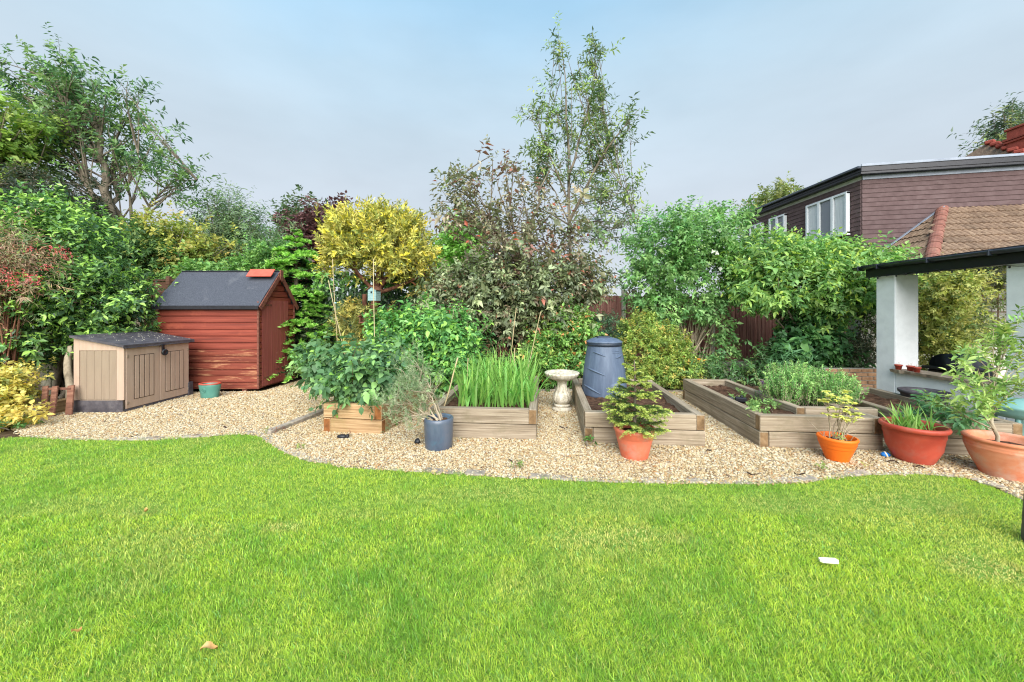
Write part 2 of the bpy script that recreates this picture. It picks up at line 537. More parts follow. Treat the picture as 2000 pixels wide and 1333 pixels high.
def leafmesh(name, lv, mat, hi=False, origin=(0, 0, 0), fold=.18, curl=.18, sel=None, wide=.42):
    P, D, S, Nn, L, Wd, C = lv.arrays()
    if sel is not None: P, D, S, Nn, L, Wd, C = (a[sel] for a in (P, D, S, Nn, L, Wd, C))
    P = P - np.array(origin)
    L, Wd = L[:, None], Wd[:, None]
    n = len(P)
    if hi:      # seven corners: base, two pairs of sides, tip, with a folded midrib
        q = lambda t, sd, up: P + D * L * t + S * Wd * sd + Nn * (L * up)
        V = np.stack([P, q(.28, -.42, .07), q(.28, .42, .07), q(.62, -.36, .02), q(.62, .36, .02), q(1, 0, -curl), q(.32, 0, -.0), q(.66, 0, -.06)], 1)
        f = np.array([[0, 6, 1], [0, 2, 6], [1, 6, 3], [6, 7, 3], [6, 2, 4], [6, 4, 7], [3, 7, 5], [7, 4, 5]])
        k = 8
    else:
        V = np.stack([P, P + D * L * wide - S * Wd * .5 + Nn * Wd * fold, P + D * L - Nn * L * curl, P + D * L * wide + S * Wd * .5 + Nn * Wd * fold], 1)
        f = np.array([[0, 2, 1], [0, 3, 2]])
        k = 4
    Fs = (f[None] + (np.arange(n) * k)[:, None, None]).reshape(-1, 3)
    return mesh_np(name, V.reshape(-1, 3), Fs, mat, col=np.repeat(C, k, 0))


def leafparts(root, lv, mat, nparts, name='leaf', variants=5, stuff='foliage', hi=True, seed=0, curl=.18, near=True):
    """the leaves that show largest become single parts, the rest one joined part of kind stuff"""
    P, D, S, Nn, L, Wd, C = lv.arrays()
    o = np.array(root.location)
    dist = np.linalg.norm(P - np.array((0, 0, CH)), axis=1)
    face = np.abs(np.sum(nrm(P - np.array((0, 0, CH))) * Nn, 1))
    score = L * Wd / dist ** 2 * (.3 + face) if not near else (L * Wd * (.3 + face)) / (dist - dist.min() + .25) ** 2
    order = np.argsort(-score)
    top = order[:nparts]
    rest = order[nparts:]
    q = np.arange(len(top)) % variants
    # variants take the mean colour of the leaves they stand for
    lum = C[top].sum(1)
    rank = np.argsort(np.argsort(lum))
    q = (rank * variants // max(len(top), 1)).astype(int)
    ms = []
    for v in range(variants):
        sel = q == v
        c = C[top][sel].mean(0) if sel.any() else C[top].mean(0)
        V = np.array([(0, 0, 0), (-.42, .28, .07), (.42, .28, .07), (-.36, .62, .02), (.36, .62, .02), (0, 1, -curl), (0, .32, 0), (0, .66, -.06)])
        f = np.array([[0, 6, 1], [0, 2, 6], [1, 6, 3], [6, 7, 3], [6, 2, 4], [6, 4, 7], [3, 7, 5], [7, 4, 5]])
        ms.append(mesh_np(name, V, f, mat, col=np.repeat(c[None], 8, 0)))
    inv = root.matrix_basis.inverted() if root.rotation_euler.z else None
    for i, t in enumerate(top):
        Mx = Matrix(((S[t, 0] * Wd[t], D[t, 0] * L[t], Nn[t, 0] * L[t], P[t, 0] - o[0]),
                     (S[t, 1] * Wd[t], D[t, 1] * L[t], Nn[t, 1] * L[t], P[t, 1] - o[1]),
                     (S[t, 2] * Wd[t], D[t, 2] * L[t], Nn[t, 2] * L[t], P[t, 2] - o[2]), (0, 0, 0, 1)))
        link(name, ms[q[i]], root, Mx)
    if len(rest):
        r = link(stuff, leafmesh(stuff, lv, mat, hi=hi and len(rest) < 9000, origin=o, sel=rest, curl=curl), root)
        r['kind'] = 'stuff'


def pxlobe(px, py, Z, rx, rz, ry):
    """crown lobe from photo pixels: centre, half sizes in pixels, half depth in metres"""
    c = W(px, py, Z)
    return (c[0], c[1], c[2], rx * Z / F, ry, rz * Z / F)


def lobe_points(rng, lobes, n, lo=.55, hi=1.06, lump=.16, front=0.0, clump=0, spread=.1):
    if clump:
        m = int(n * .72 / clump)
        c, oc, rc = lobe_points(rng, lobes, m, max(lo, .8), hi, lump, front)
        sz = spread * (.6 + .8 * rng.random(m))
        P = np.repeat(c, clump, 0) + rng.normal(0, 1, (m * clump, 3)) * np.repeat(sz, clump)[:, None]
        O = nrm(np.repeat(oc, clump, 0) + rng.normal(0, .35, (m * clump, 3)))
        q, oq, rq = lobe_points(rng, lobes, n - m * clump, lo, .92, lump, front)
        return np.vstack([P, q]), np.vstack([O, oq]), np.concatenate([np.repeat(rc, clump), rq])
    Lb = np.array(lobes, float)
    a = (Lb[:, 3] * Lb[:, 4] * Lb[:, 5]) ** (2 / 3)
    k = rng.choice(len(Lb), n, p=a / a.sum())
    d = nrm(rng.normal(size=(n, 3)))
    if front:
        m = rng.random(n) < front
        d[m, 1] = -np.abs(d[m, 1])
    r = lo + (hi - lo) * rng.random(n) ** .6
    ph = k * 1.7
    bump = 1 + lump * (np.sin(d[:, 0] * 6 + ph) * np.cos(d[:, 2] * 5 + ph * 2) + .6 * np.sin(d[:, 1] * 9 + d[:, 2] * 11 + ph))
    out = nrm(d / Lb[k, 3:6] * Lb[k, 3:6].mean(1, keepdims=True))
    return Lb[k, :3] + d * Lb[k, 3:6] * (r * bump)[:, None], out, r


def sprigs(lv, rng, P, out, nl, twig, L, Wd, pal, up=.35, droop=.25, spread=.8, jit=.12, tipc=None, flat=.5, outw=.7, rnd=.6, ljit=.25):
    """leafy twigs: at each point a short twig with nl leaves set alternately"""
    n = len(P)
    D = nrm(out * outw + np.array((0, 0, up)) + rng.normal(0, rnd * .5, (n, 3)))
    a = nrm(np.cross(D, rng.normal(size=(n, 3))))
    b = np.cross(D, a)
    tl = twig * (.6 + .8 * rng.random(n))
    base = pick(rng, n, pal, jit)
    tsz = np.exp(rng.normal(0, .18, n))
    for i in range(nl):
        t = (i + .5) / nl
        ang = i * 2.399 + rng.random(n) * .6
        side = a * np.cos(ang)[:, None] + b * np.sin(ang)[:, None]
        p = P + D * (tl * t)[:, None]
        d = nrm(D * (.35 + .5 * t) + side * spread + np.array((0, 0, -droop)) + rng.normal(0, .15, (n, 3)))
        nn = nrm(np.array((0, 0, 1.)) * flat + D * .5 + rng.normal(0, .35, (n, 3)))
        c = base * (1 + rng.normal(0, .12, (n, 1)))
        if tipc is not None and t > .6:
            m = rng.random(n) < tipc[1]
            c = np.where(m[:, None], lin(tipc[0]) * LK * (1 + rng.normal(0, .1, (n, 1))), c)
        s = (1 + rng.normal(0, ljit, n).clip(-.5, .6)) * tsz
        lv.add(p, d, nn, L * s, Wd * s, np.clip(c, .003, .9))
    return D, tl


def bez(a, c, b, n=6):
    t = np.linspace(0, 1, n)[:, None]
    return (1 - t) ** 2 * a + 2 * t * (1 - t) * c + t * t * b


def limbs(mb, rng, trunks, targets, r0=.03, r1=.006, sag=.25, lowfrac=(.25, .85), n=7, sub=0, subr=.5, subrad=.005, wig=.05):
    """branches from the nearest suitable trunk point to each target; returns twig tips with directions"""
    tips, dirs = [], []
    for q in targets:
        T = trunks[rng.integers(len(trunks))] if len(trunks) > 1 else trunks[0]
        if len(trunks) > 1:
            ds = [np.min(np.linalg.norm((t - q)[:, :2], axis=1)) + rng.random() * .3 for t in trunks]
            T = trunks[int(np.argmin(ds))]
        zt = T[0, 2] + (q[2] - T[0, 2]) * rng.uniform(*lowfrac)
        i = int(np.argmin(np.abs(T[:, 2] - min(zt, T[-1, 2]))))
        a = T[i]
        d = q - a
        mid = a + d * .5 + np.array((d[0] * .15, d[1] * .15, sag * np.linalg.norm(d))) + rng.normal(0, wig, 3)
        pts = bez(a, mid, q, n)
        mb.tube(pts, np.linspace(r0 * (.6 + .4 * rng.random()), r1, n), 5, caps=False)
        tips.append(q); dirs.append(pts[-1] - pts[-2])
        for j in range(sub):
            u = rng.uniform(.35, .95)
            p = pts[int(u * (n - 1))]
            e = p + nrm(nrm(d) * .6 + rng.normal(0, .7, 3) + np.array((0, 0, .35))) * subr * rng.uniform(.5, 1.1)
            mb.tube(bez(p, (p + e) / 2 + np.array((0, 0, .06 * subr)), e, 4), np.linspace(r1 * 1.1, subrad * .6, 4), 3, caps=False)
            for uu in (.5, 1.0):
                tips.append(p + (e - p) * uu); dirs.append(e - p)
    return np.array(tips), nrm(np.array(dirs))


def trunkpath(pts, n=14, rng=None, wig=.02):
    P = np.array(pts, float)
    s = np.linspace(0, len(P) - 1, n)
    out = np.stack([np.interp(s, np.arange(len(P)), P[:, i]) for i in range(3)], 1)
    if rng is not None: out[1:-1] += rng.normal(0, wig, (n - 2, 3))
    return out


def shrub(name, label, cat, lobes, pal, n, nl, twig, L, Wd, base=None, seed=1, mat=None, group=None, nparts=0, stems=5, stemr=.02, barkm=None,
          lo=.5, hi=1.06, lump=.16, front=.25, shoots=0, shootlen=.3, hires=False, partname='leaf', crown='crown', stemfrom=None, clump=9, **kw):
    rng = np.random.default_rng(seed)
    lb = np.array(lobes)
    if base is None:
        base = (lb[:, 0].mean(), lb[:, 1].mean(), 0)
    root = thing(name, label, cat, base, 0, group)
    lv = Leaves()
    P, out, r = lobe_points(rng, lobes, n, lo, hi, lump, front, clump if n > 300 else 0, twig * .55)
    ok = P[:, 2] > .03
    sprigs(lv, rng, P[ok], out[ok], nl, twig, L, Wd, pal, **kw)
    mb = MB()
    o = np.array(base, float)
    if shoots:
        P2, o2, _ = lobe_points(rng, lobes, shoots, .9, 1.0, lump)
        m = o2[:, 2] > -.2
        P2, o2 = P2[m], o2[m]
        for p, d in zip(P2, o2):
            dd = nrm(d * .5 + np.array((0, 0, .8)) + rng.normal(0, .25, 3))
            e = p + dd * shootlen * rng.uniform(.5, 1.2)
            mb.tube(bez(p - o - dd * .15, (p + e) / 2 - o, e - o, 4), np.linspace(.006, .003, 4), 3, caps=False)
            k = 5
            tt = np.linspace(.1, 1, k)[:, None]
            sprigs(lv, rng, p + (e - p) * tt, np.repeat(dd[None], k, 0), max(3, nl // 2), twig * .5, L * .9, Wd * .9, pal, **kw)
    for i in range(stems):
        k = lobes[rng.integers(len(lobes))]
        q = np.array(k[:3]) + rng.normal(0, .45, 3) * np.array(k[3:6])
        b = o + np.array((rng.normal(0, .10), rng.normal(0, .08), -.02))
        mb.tube(bez(b - o, (b + q) / 2 - o + np.array(((q - b)[0] * -.15, 0, .1)), q - o, 7), np.linspace(stemr, stemr * .35, 7), 5, caps=False)
    if mb.v:
        mb.build('stem', barkm or M_bark, root)
    if nparts:
        leafparts(root, lv, mat or M_leaf, nparts, partname, seed=seed, hi=hires)
    else:
        link(crown, leafmesh(crown, lv, mat or M_leaf, hi=hires, origin=o), root)
    return root


# ------------------------------------------------------------------ the setting: ground, lawn, gravel, edging
def sheet(name, poly, z, mat, kind='structure'):
    V = [(x, y, z) for x, y in poly]
    me = mesh_np(name, V, [list(range(len(V)))], mat)
    me.flip_normals() if me.polygons[0].normal.z < 0 else None
    o = link(name, me)
    o['kind'] = kind
    return o


sheet('ground', [(-400, -60), (400, -60), (400, 600), (-400, 600)], -.02, M_ground)
edge_px = [(-120, 858), (0, 857), (40, 853), (120, 858), (200, 860), (300, 860), (380, 855), (440, 850), (480, 848), (508, 853), (530, 868), (560, 885), (600, 900), (680, 913),
           (800, 921), (900, 927), (1000, 933), (1100, 938), (1200, 942), (1300, 944), (1400, 945), (1500, 945), (1580, 941), (1650, 932),
           (1700, 927), (1800, 926), (1880, 933), (1940, 951), (2000, 978), (2100, 1030)]
edge = np.array([G(*p) for p in edge_px])
lawn_poly = [(-11, -2), (-11, edge[0, 1])] + [tuple(p) for p in edge] + [(7, 1.6), (7, -2)]
sheet('lawn', lawn_poly, -.004, M_lawn)
border_poly = [(-11, edge[0, 1] + .0), tuple(edge[0]), tuple(edge[2]), (-7.1, 5.3), (-7.2, 6.4), (-7.2, 7.3), (-5, 7.4), (-4.9, 8.7), (-3.6, 8.9), (-2.4, 7.8), (2.6, 7.35), (7.5, 7.3), (9, 9.9), (-14, 9.9)]
sheet('planting_border', border_poly, -.012, M_border)
gravel_poly = [tuple(edge[2] + (0, .02))] + [tuple(p + (0, .02)) for p in edge[3:]] + [(6.3, 3.0), (6.3, 7.4), (2.6, 7.4), (-2.4, 7.85), (-3.6, 8.95), (-4.9, 8.75), (-5, 7.4), (-7.25, 7.3), (-7.2, 6.4), (-7.12, 5.25)]
sheet('gravel_path', gravel_poly, .0, M_gravelbase)

# gravel: real stones scattered over the path with geometry nodes (nobody could count them)
def gravel():
    rng = np.random.default_rng(5)
    GX, GY = np.meshgrid(np.arange(-7.3, 6.3, .0155), np.arange(2.95, 9.0, .0155))
    x, y = GX.ravel(), GY.ravel()
    x = x + rng.uniform(-.009, .009, len(x)); y = y + rng.uniform(-.009, .009, len(x))
    ok = inpoly(x, y + .07 * rng.random(len(x)) ** 4, gravel_poly)
    far = y > 5.5
    ok &= ~(far & (rng.random(len(x)) < .35))
    ok &= ~((x < -5.1) & (x > -7.0) & (y > 7.45))
    x, y = x[ok], y[ok]
    n = len(x)
    me = bpy.data.meshes.new('gravel')
    me.vertices.add(n)
    z = .004 + rng.random(n) * .007
    me.vertices.foreach_set('co', np.stack([x, y, z], 1).astype(np.float32).ravel())
    s = np.exp(rng.normal(np.log(.0088), .28, n)) * np.where(y > 5.5, 1.2, 1)
    sc3 = np.stack([s * rng.uniform(.9, 1.5, n), s * rng.uniform(.7, 1.1, n), s * rng.uniform(.55, .85, n)], 1)
    rot = np.stack([rng.normal(0, .35, n), rng.normal(0, .35, n), rng.uniform(0, 6.28, n)], 1)
    for nm, d in (('stone_scale', sc3), ('stone_turn', rot)):
        me.attributes.new(nm, 'FLOAT_VECTOR', 'POINT').data.foreach_set('vector', d.astype(np.float32).ravel())
    m, t, p = newmat('gravel_stone')
    nn, k = t.nodes.new, t.links.new
    oi = nn('ShaderNodeObjectInfo')
    cr = nn('ShaderNodeValToRGB'); cr.color_ramp.interpolation = 'CONSTANT'
    e = cr.color_ramp.elements
    cols = [(0, (222, 200, 158)), (.16, (232, 218, 184)), (.30, (204, 174, 124)), (.44, (238, 230, 208)), (.54, (190, 154, 104)), (.66, (214, 190, 146)), (.78, (186, 130, 76)),
            (.83, (168, 150, 130)), (.88, (238, 226, 196)), (.95, (120, 98, 80))]
    e[0].position, e[0].color = 0, l4(cols[0][1], .70)
    e[1].position, e[1].color = cols[1][0], l4(cols[1][1], .70)
    for pos, c in cols[2:]:
        q = e.new(pos); q.color = l4(np.array(c) * .72 + np.array((216, 200, 168)) * .28, .70)
    k(oi.outputs['Random'], cr.inputs[0])
    tcn = nn('ShaderNodeTexCoord'); n3 = nn('ShaderNodeTexNoise'); n3.inputs['Scale'].default_value = 1.4; n3.inputs['Detail'].default_value = 5
    k(tcn.outputs['Object'], n3.inputs['Vector'])
    mr = nn('ShaderNodeMapRange'); mr.inputs[3].default_value, mr.inputs[4].default_value = .75, 1.2
    k(n3.outputs[0], mr.inputs[0])
    vs = nn('ShaderNodeVectorMath'); vs.operation = 'SCALE'
    k(cr.outputs[0], vs.inputs[0]); k(mr.outputs[0], vs.inputs['Scale'])
    k(vs.outputs[0], p.inputs['Base Color']); p.inputs['Roughness'].default_value = .75
    p.inputs['Specular IOR Level'].default_value = .3
    o = link('gravel', me)
    o['kind'] = 'stuff'
    ng = bpy.data.node_groups.new('gravel_scatter', 'GeometryNodeTree')
    ng.interface.new_socket('Geometry', in_out='INPUT', socket_type='NodeSocketGeometry')
    ng.interface.new_socket('Geometry', in_out='OUTPUT', socket_type='NodeSocketGeometry')
    gi, go = ng.nodes.new('NodeGroupInput'), ng.nodes.new('NodeGroupOutput')
    iop = ng.nodes.new('GeometryNodeInstanceOnPoints')
    ico = ng.nodes.new('GeometryNodeMeshIcoSphere'); ico.inputs['Subdivisions'].default_value = 1; ico.inputs['Radius'].default_value = 1
    sm = ng.nodes.new('GeometryNodeSetMaterial'); sm.inputs['Material'].default_value = m
    a1 = ng.nodes.new('GeometryNodeInputNamedAttribute'); a1.data_type = 'FLOAT_VECTOR'; a1.inputs[0].default_value = 'stone_scale'
    a2 = ng.nodes.new('GeometryNodeInputNamedAttribute'); a2.data_type = 'FLOAT_VECTOR'; a2.inputs[0].default_value = 'stone_turn'
    m2p = ng.nodes.new('GeometryNodeMeshToPoints')
    L = ng.links.new
    L(gi.outputs[0], m2p.inputs[0]); L(m2p.outputs[0], iop.inputs['Points'])
    L(ico.outputs[0], sm.inputs[0]); L(sm.outputs[0], iop.inputs['Instance'])
    L(a1.outputs[0], iop.inputs['Scale']); L(a2.outputs[0], iop.inputs['Rotation'])
    L(iop.outputs[0], go.inputs[0])
    o.modifiers.new('scatter', 'NODES').node_group = ng


gravel()


def grass():
    rng = np.random.default_rng(8)
    xs, ys, keep = [], [], 0
    for y0, y1, dens in ((.9, 1.5, 7000), (1.5, 1.9, 30000), (1.9, 2.4, 22000), (2.4, 3.0, 15000), (3.0, 3.8, 10000), (3.8, 5.0, 7000)):
        xw = min(1.48 * y1 + .5, 7.4)
        n = int(dens * (y1 - y0) * 2 * xw)
        xs.append(rng.uniform(-xw, xw, n)); ys.append(rng.uniform(y0, y1, n))
    x, y = np.concatenate(xs), np.concatenate(ys)
    over = rng.uniform(-.02, .045, len(x)) + .03 * (vnoise(x, y, 21, 4) - .5)
    ok = inpoly(x, y - over, lawn_poly)
    x, y = x[ok], y[ok]
    # burnt and bare spots that stay where they are in the lawn
    dry = np.zeros(len(x))
    for px, py, rx, ry, s in ((1918, 1110, .17, .09, 1.2), (1520, 985, .22, .10, .9), (1720, 985, .55, .14, .7), (555, 1030, .10, .05, 1.1), (950, 965, .35, .09, .7), (285, 1000, .10, .05, .8), (400, 860, .2, .1, .4), (1310, 1050, .12, .06, .7), (1200, 968, .5, .10, .4),
                              (1690, 1010, .35, .16, .4), (1255, 1042, .09, .05, .9), (830, 975, .3, .08, .4), (700, 1005, .18, .06, .5), (330, 900, .3, .10, .3), (1160, 1055, .4, .08, .4), (1985, 1060, .3, .2, .5)):
        g = G(px, py)
        rx, ry = rx * 1.25, ry * 1.25
        d = ((x - g[0]) / rx) ** 2 + ((y - g[1]) / ry) ** 2
        dry = np.maximum(dry, s * np.exp(-d * .8))
    dry += .46 * np.clip(vnoise(x, y, 3, 2.3) - .55, 0, 1) / .45
    thin = rng.random(len(x)) > dry * .45
    x, y, dry = x[thin], y[thin], dry[thin]
    n = len(x)
    n1 = vnoise(x, y, 1, 1.7); n2 = vnoise(x, y, 2, 5.5); n3 = vnoise(x, y, 4, 16); n4 = vnoise(x, y, 7, .9)
    v = .22 * n1 + .36 * n2 + .22 * n4 + .20 * vnoise(x, y, 17, 11)
    tuft = np.clip((vnoise(x, y, 31, 6.3) - .68) * 4, 0, 1)
    lush = np.clip((v - .5) * 2.2 + .36 + .30 * tuft + rng.normal(0, .22, n), 0, 1)
    lime, deep, straw = lin((188, 214, 78)), lin((124, 174, 62)), lin((222, 206, 130))
    c = deep * lush[:, None] + lime * (1 - lush[:, None])
    ds = np.clip(dry + rng.normal(0, .16, n), 0, 1)[:, None]
    ds = np.where(rng.random((n, 1)) < .04, .75, ds)
    c = c * (1 - ds) + straw * ds
    blue = (rng.random(n) < .06)[:, None]
    c = np.where(blue, lin((140, 186, 110)), c)
    c = np.clip(c * LK * .94 * (1 + rng.normal(0, .27, (n, 1)).clip(-.6, .8)), .01, .8)
    h = (.014 + .011 * n3 + .008 * lush) * rng.uniform(.6, 1.45, n) * (1 + .45 * tuft) * (1 - .4 * np.clip(dry, 0, 1))
    az = rng.uniform(0, 6.28, n) * .85 + 6.28 * vnoise(x, y, 9, 7) * .4
    lean = rng.uniform(.3, 1.2, n)
    wd = rng.uniform(.0018, .0034, n) * np.clip(y / 2.0, .9, 1.9)
    face = rng.uniform(0, 6.28, n)
    d = np.stack([np.cos(az) * np.sin(lean), np.sin(az) * np.sin(lean), np.cos(lean)], 1)
    s = np.stack([np.cos(face), np.sin(face), np.zeros(n)], 1)
    P = np.stack([x, y, np.full(n, -.006)], 1)
    H, Wd = h[:, None], wd[:, None]
    mid = P + np.array((0, 0, 1.)) * H * .35 + d * H * .30
    tip = mid + d * H * .75 - np.array((0, 0, 1.)) * H * (.12 * lean[:, None])
    V = np.stack([P - s * Wd * .45, P + s * Wd * .45, mid - s * Wd * .5, mid + s * Wd * .5, tip], 1)
    f = np.array([[0, 1, 3], [0, 3, 2], [2, 3, 4]])
    nearm = y < 2.9
    Vn, Vf = V[nearm], V[~nearm][:, [0, 1, 4]]
    a = len(Vn)
    F1 = (f[None] + (np.arange(a) * 5)[:, None, None]).reshape(-1, 3)
    F2 = np.array([[0, 1, 2]])[None] + (np.arange(len(Vf)) * 3)[:, None, None] + a * 5
    Vall = np.concatenate([Vn.reshape(-1, 3), Vf.reshape(-1, 3)])
    Call = np.concatenate([np.repeat(c[nearm], 5, 0), np.repeat(c[~nearm], 3, 0)])
    o = link('grass', mesh_np('grass', Vall, np.concatenate([F1, F2.reshape(-1, 3)]), M_grass, col=Call))
    o['kind'] = 'stuff'
    print('grass blades', n)


grass()

# edging bricks along the lawn, each brick a part of the edging
def edging():
    rng = np.random.default_rng(3)
    root = thing('lawn_edging', None, None, (0, 0, 0))
    root['kind'] = 'structure'
    pts = edge[2:-1]
    seg = np.linalg.norm(np.diff(pts, axis=0), axis=1)
    cum = np.concatenate([[0], np.cumsum(seg)])
    ms = []
    for i in range(4):
        ms.append(MB().box((0, 0, 0), (.205, .085 + .006 * i, .07), .008).mesh('edging_brick', M_paver))
    s = .1
    while s < cum[-1] - .05:
        x, y = np.interp(s, cum, pts[:, 0]), np.interp(s, cum, pts[:, 1])
        x2, y2 = np.interp(min(s + .05, cum[-1]), cum, pts[:, 0]), np.interp(min(s + .05, cum[-1]), cum, pts[:, 1])
        a = math.atan2(y2 - y, x2 - x)
        link('edging_brick', ms[rng.integers(4)], root, T3(x - math.sin(a) * .045, y + math.cos(a) * .045, -.026 + rng.normal(0, .004), a + rng.normal(0, .02)))
        s += .213
    # low kerb that divides the two gravel areas
    r2 = thing('gravel_kerb', None, None, (0, 0, 0))
    r2['kind'] = 'structure'
    a, b = G(522, 850), G(636, 806)
    d = b - a
    L = np.linalg.norm(d)
    ang = math.atan2(d[1], d[0])
    for i in range(3):
        c = a + d * (i + .5) / 3
        link('kerb_stone', MB().box((0, 0, 0), (L / 3 - .008, .10, .09), .008).mesh('kerb_stone', M_paver), r2, T3(c[0], c[1], .012 + .004 * i, ang))
    # kerb at the back of the gravel, behind the beds
    r3 = thing('border_kerb', None, None, (0, 0, 0))
    r3['kind'] = 'structure'
    x = -2.3
    while x < 4.3:
        link('kerb_stone', ms[rng.integers(4)], r3, T3(x, 7.42 + rng.normal(0, .01) - (.06 * (x + 2.3) if x > 2.6 else 0) * .2, .0, rng.normal(0, .03)))
        x += .215


edging()

# ------------------------------------------------------------------ fences and walls
def back_fence(x0, x1, y, label, zb=.28, zt=2.02, boards=True, posts=(), name='garden_fence', mat=None, cap=False):
    rng = np.random.default_rng(int(abs(x0 * 100)) + 7)
    root = thing(name, label, 'fence', (x0, y, 0))
    bw = .105
    ms = [MB().prism([(-bw / 2, 0, 0), (bw / 2, .012, 0), (bw / 2, .020, 0), (-bw / 2, .020, 0)], np.array((0, 0, zb)), np.array((0, 0, zt + dz))).mesh('board', mat or M_fence) for dz in (0, .012, -.014)]
    x = x0 + bw / 2
    while x < x1:
        if not any(abs(x - p) < .08 for p in posts):
            link('board', ms[rng.integers(3)], root, T3(x - x0, rng.normal(0, .002), 0, 0))
        x += bw - .006
    for p in posts:
        MB().box((0, 0, (zt + .16) / 2), (.10, .10, zt + .16), .012).build('post', M_concrete, root, T3(p - x0, -.03, 0))
    ps = [x0] + list(posts) + [x1]
    for a, b in zip(ps[:-1], ps[1:]):
        if b - a > .3:
            MB().box((0, 0, zb / 2), (b - a - .104, .05, zb - .004), .01).build('gravel_board', M_concrete, root, T3((a + b) / 2 - x0, .0, 0))
    for z in (.5, 1.6):
        MB().box((0, 0, 0), (x1 - x0, .04, .07), .005).build('rail', mat or M_fence, root, T3((x1 - x0) / 2, .05, z))
    return root


back_fence(-4.6, 8.0, 9.9, 'long purple brown boarded fence with concrete posts at the back of the garden', posts=(-3.6, -1.8, 0.0, 1.55, 2.98, 5.35, 7.4))


def left_fence():
    root = thing('slatted_fence', 'brown horizontal board fence panel with timber posts behind the shed', 'fence', (-9.2, 9.3, 0))
    for i in range(11):
        MB().box((0, 0, 0), (2.6, .022, .155), .004).build('slat', M_fencebrown, root, T3(1.3, .0, 2.27 - i * .165))
    for x in (.08, .62, 2.5):
        MB().box((0, 0, 1.24), (.09, .09, 2.48), .01).build('post', M_fencebrown, root, T3(x, -.06, 0))
    MB().box((0, 0, 0), (2.6, .06, .05), .004).build('rail', M_fencebrown, root, T3(1.3, 0, 2.385))


left_fence()


def block_wall(name, label, x0, x1, y, z0, rows, bl, bh, mat, mort, cat='wall', depth=.12, seed=1, part='block', yaw=0):
    rng = np.random.default_rng(seed)
    root = thing(name, label, cat, (x0, y, z0), yaw)
    Lx = x1 - x0
    MB().box((Lx / 2, depth / 2 + .012, rows * bh / 2), (Lx, depth, rows * bh), .004).build('mortar_core', mort, root)
    ms = [MB().box((0, 0, 0), (bl - .012, depth, bh - .012), .008).mesh(part, mat) for i in range(3)]
    for r in range(rows):
        x = -bl * .5 * (r % 2) + bl / 2
        while x - bl / 2 < Lx - .02:
            a, b = max(x - bl / 2, 0), min(x + bl / 2, Lx)
            if b - a > bl * .95:
                link(part, ms[rng.integers(3)], root, T3(x, depth / 2 - rng.uniform(0, .008), (r + .5) * bh, 0))
            elif b - a > .04:
                MB().box((0, 0, 0), (b - a - .012, depth, bh - .012), .008).build(part, mat, root, T3((a + b) / 2, depth / 2 - .003, (r + .5) * bh))
            x += bl
    return root


block_wall('stone_wall', 'mossy grey rough block wall in the shade behind the beige storage box', -9.0, -7.06, 7.05, 0, 7, .42, .165, M_stonewall, M_darkmortar, part='stone', seed=4)
block_wall('brick_planter', 'low buff brick planter wall beside the white pillar', 5.9, 7.2, 6.95, 0, 7, .225, .075, M_brickyel, M_mortar, part='brick', seed=5)

# white boundary wall with trellis behind the large viburnum
def trellis(name, label, x0, y0, w_, h_, z0, step, yaw=0.0, diag=False):
    root = thing(name, label, 'trellis', (x0, y0, z0), yaw)
    if not diag:
        k = int(w_ / step)
        for i in range(k + 1):
            MB().box((0, 0, h_ / 2), (.030, .016, h_), .003).build('slat', M_trellis, root, T3(i * w_ / k, 0, 0))
        k2 = int(h_ / step)
        for i in range(k2 + 1):
            MB().box((0, 0, 0), (w_ + .03, .016, .030), .003).build('slat', M_trellis, root, T3(w_ / 2, -.017, i * h_ / k2))
    else:
        n = int((w_ + h_) / step)
        for s in (1, -1):
            for i in range(n + 1):
                c = i * step
                a = (max(0, c - h_), min(c, h_)); b = (min(c, w_), max(0, c - w_))
                if s < 0: a, b = (w_ - a[0], a[1]), (w_ - b[0], b[1])
                L = math.hypot(b[0] - a[0], b[1] - a[1])
                if L < .06: continue
                ang = math.atan2(b[1] - a[1], b[0] - a[0])
                R = Matrix.Translation(((a[0] + b[0]) / 2, 0 if s > 0 else -.01, (a[1] + b[1]) / 2)) @ Matrix.Rotation(-ang, 4, 'Y')
                MB().box((0, 0, 0), (L, .008, .022), .002).build('slat', M_trellis, root, R)
    return root


block_wall('white_wall', 'white painted block wall with trellis behind the big viburnum', 7.6, 9.5, 9.55, 0, 10, .44, .215, M_whitewall, M_whitewall, seed=6)
trellis('trellis', 'square wooden trellis on the white wall behind the big viburnum', 7.75, 9.5, 1.5, 1.25, .85, .25)

# ------------------------------------------------------------------ neighbouring house with hung tiles
A0 = np.array((8.70, 9.20)); B0 = np.array((8.62, 13.6)); C0 = np.array((13.2, 8.255))
ZT = 4.97


def facing(root, P, Q, z0, z1, gauge, inward, name='tile_course'):
    d = Q - P
    L = np.linalg.norm(d)
    ang = math.atan2(d[1], d[0])
    z = z1
    me = None
    k = int((z1 - z0) / gauge)
    # wedge: thick at the bottom edge, thin at the top
    s = 1 if inward else -1
    me = MB().prism([(-L / 2, 0, 0), (-L / 2, -.030 * s, 0), (-L / 2, -.018 * s, gauge * 1.02), (-L / 2, 0, gauge * 1.02)], np.zeros(3), np.array((L, 0, 0))).mesh(name, M_housetile)
    for i in range(k):
        c = (P + Q) / 2
        link(name, me, root, T3(c[0] - A0[0], c[1] - A0[1], z1 - (i + 1) * gauge, ang))


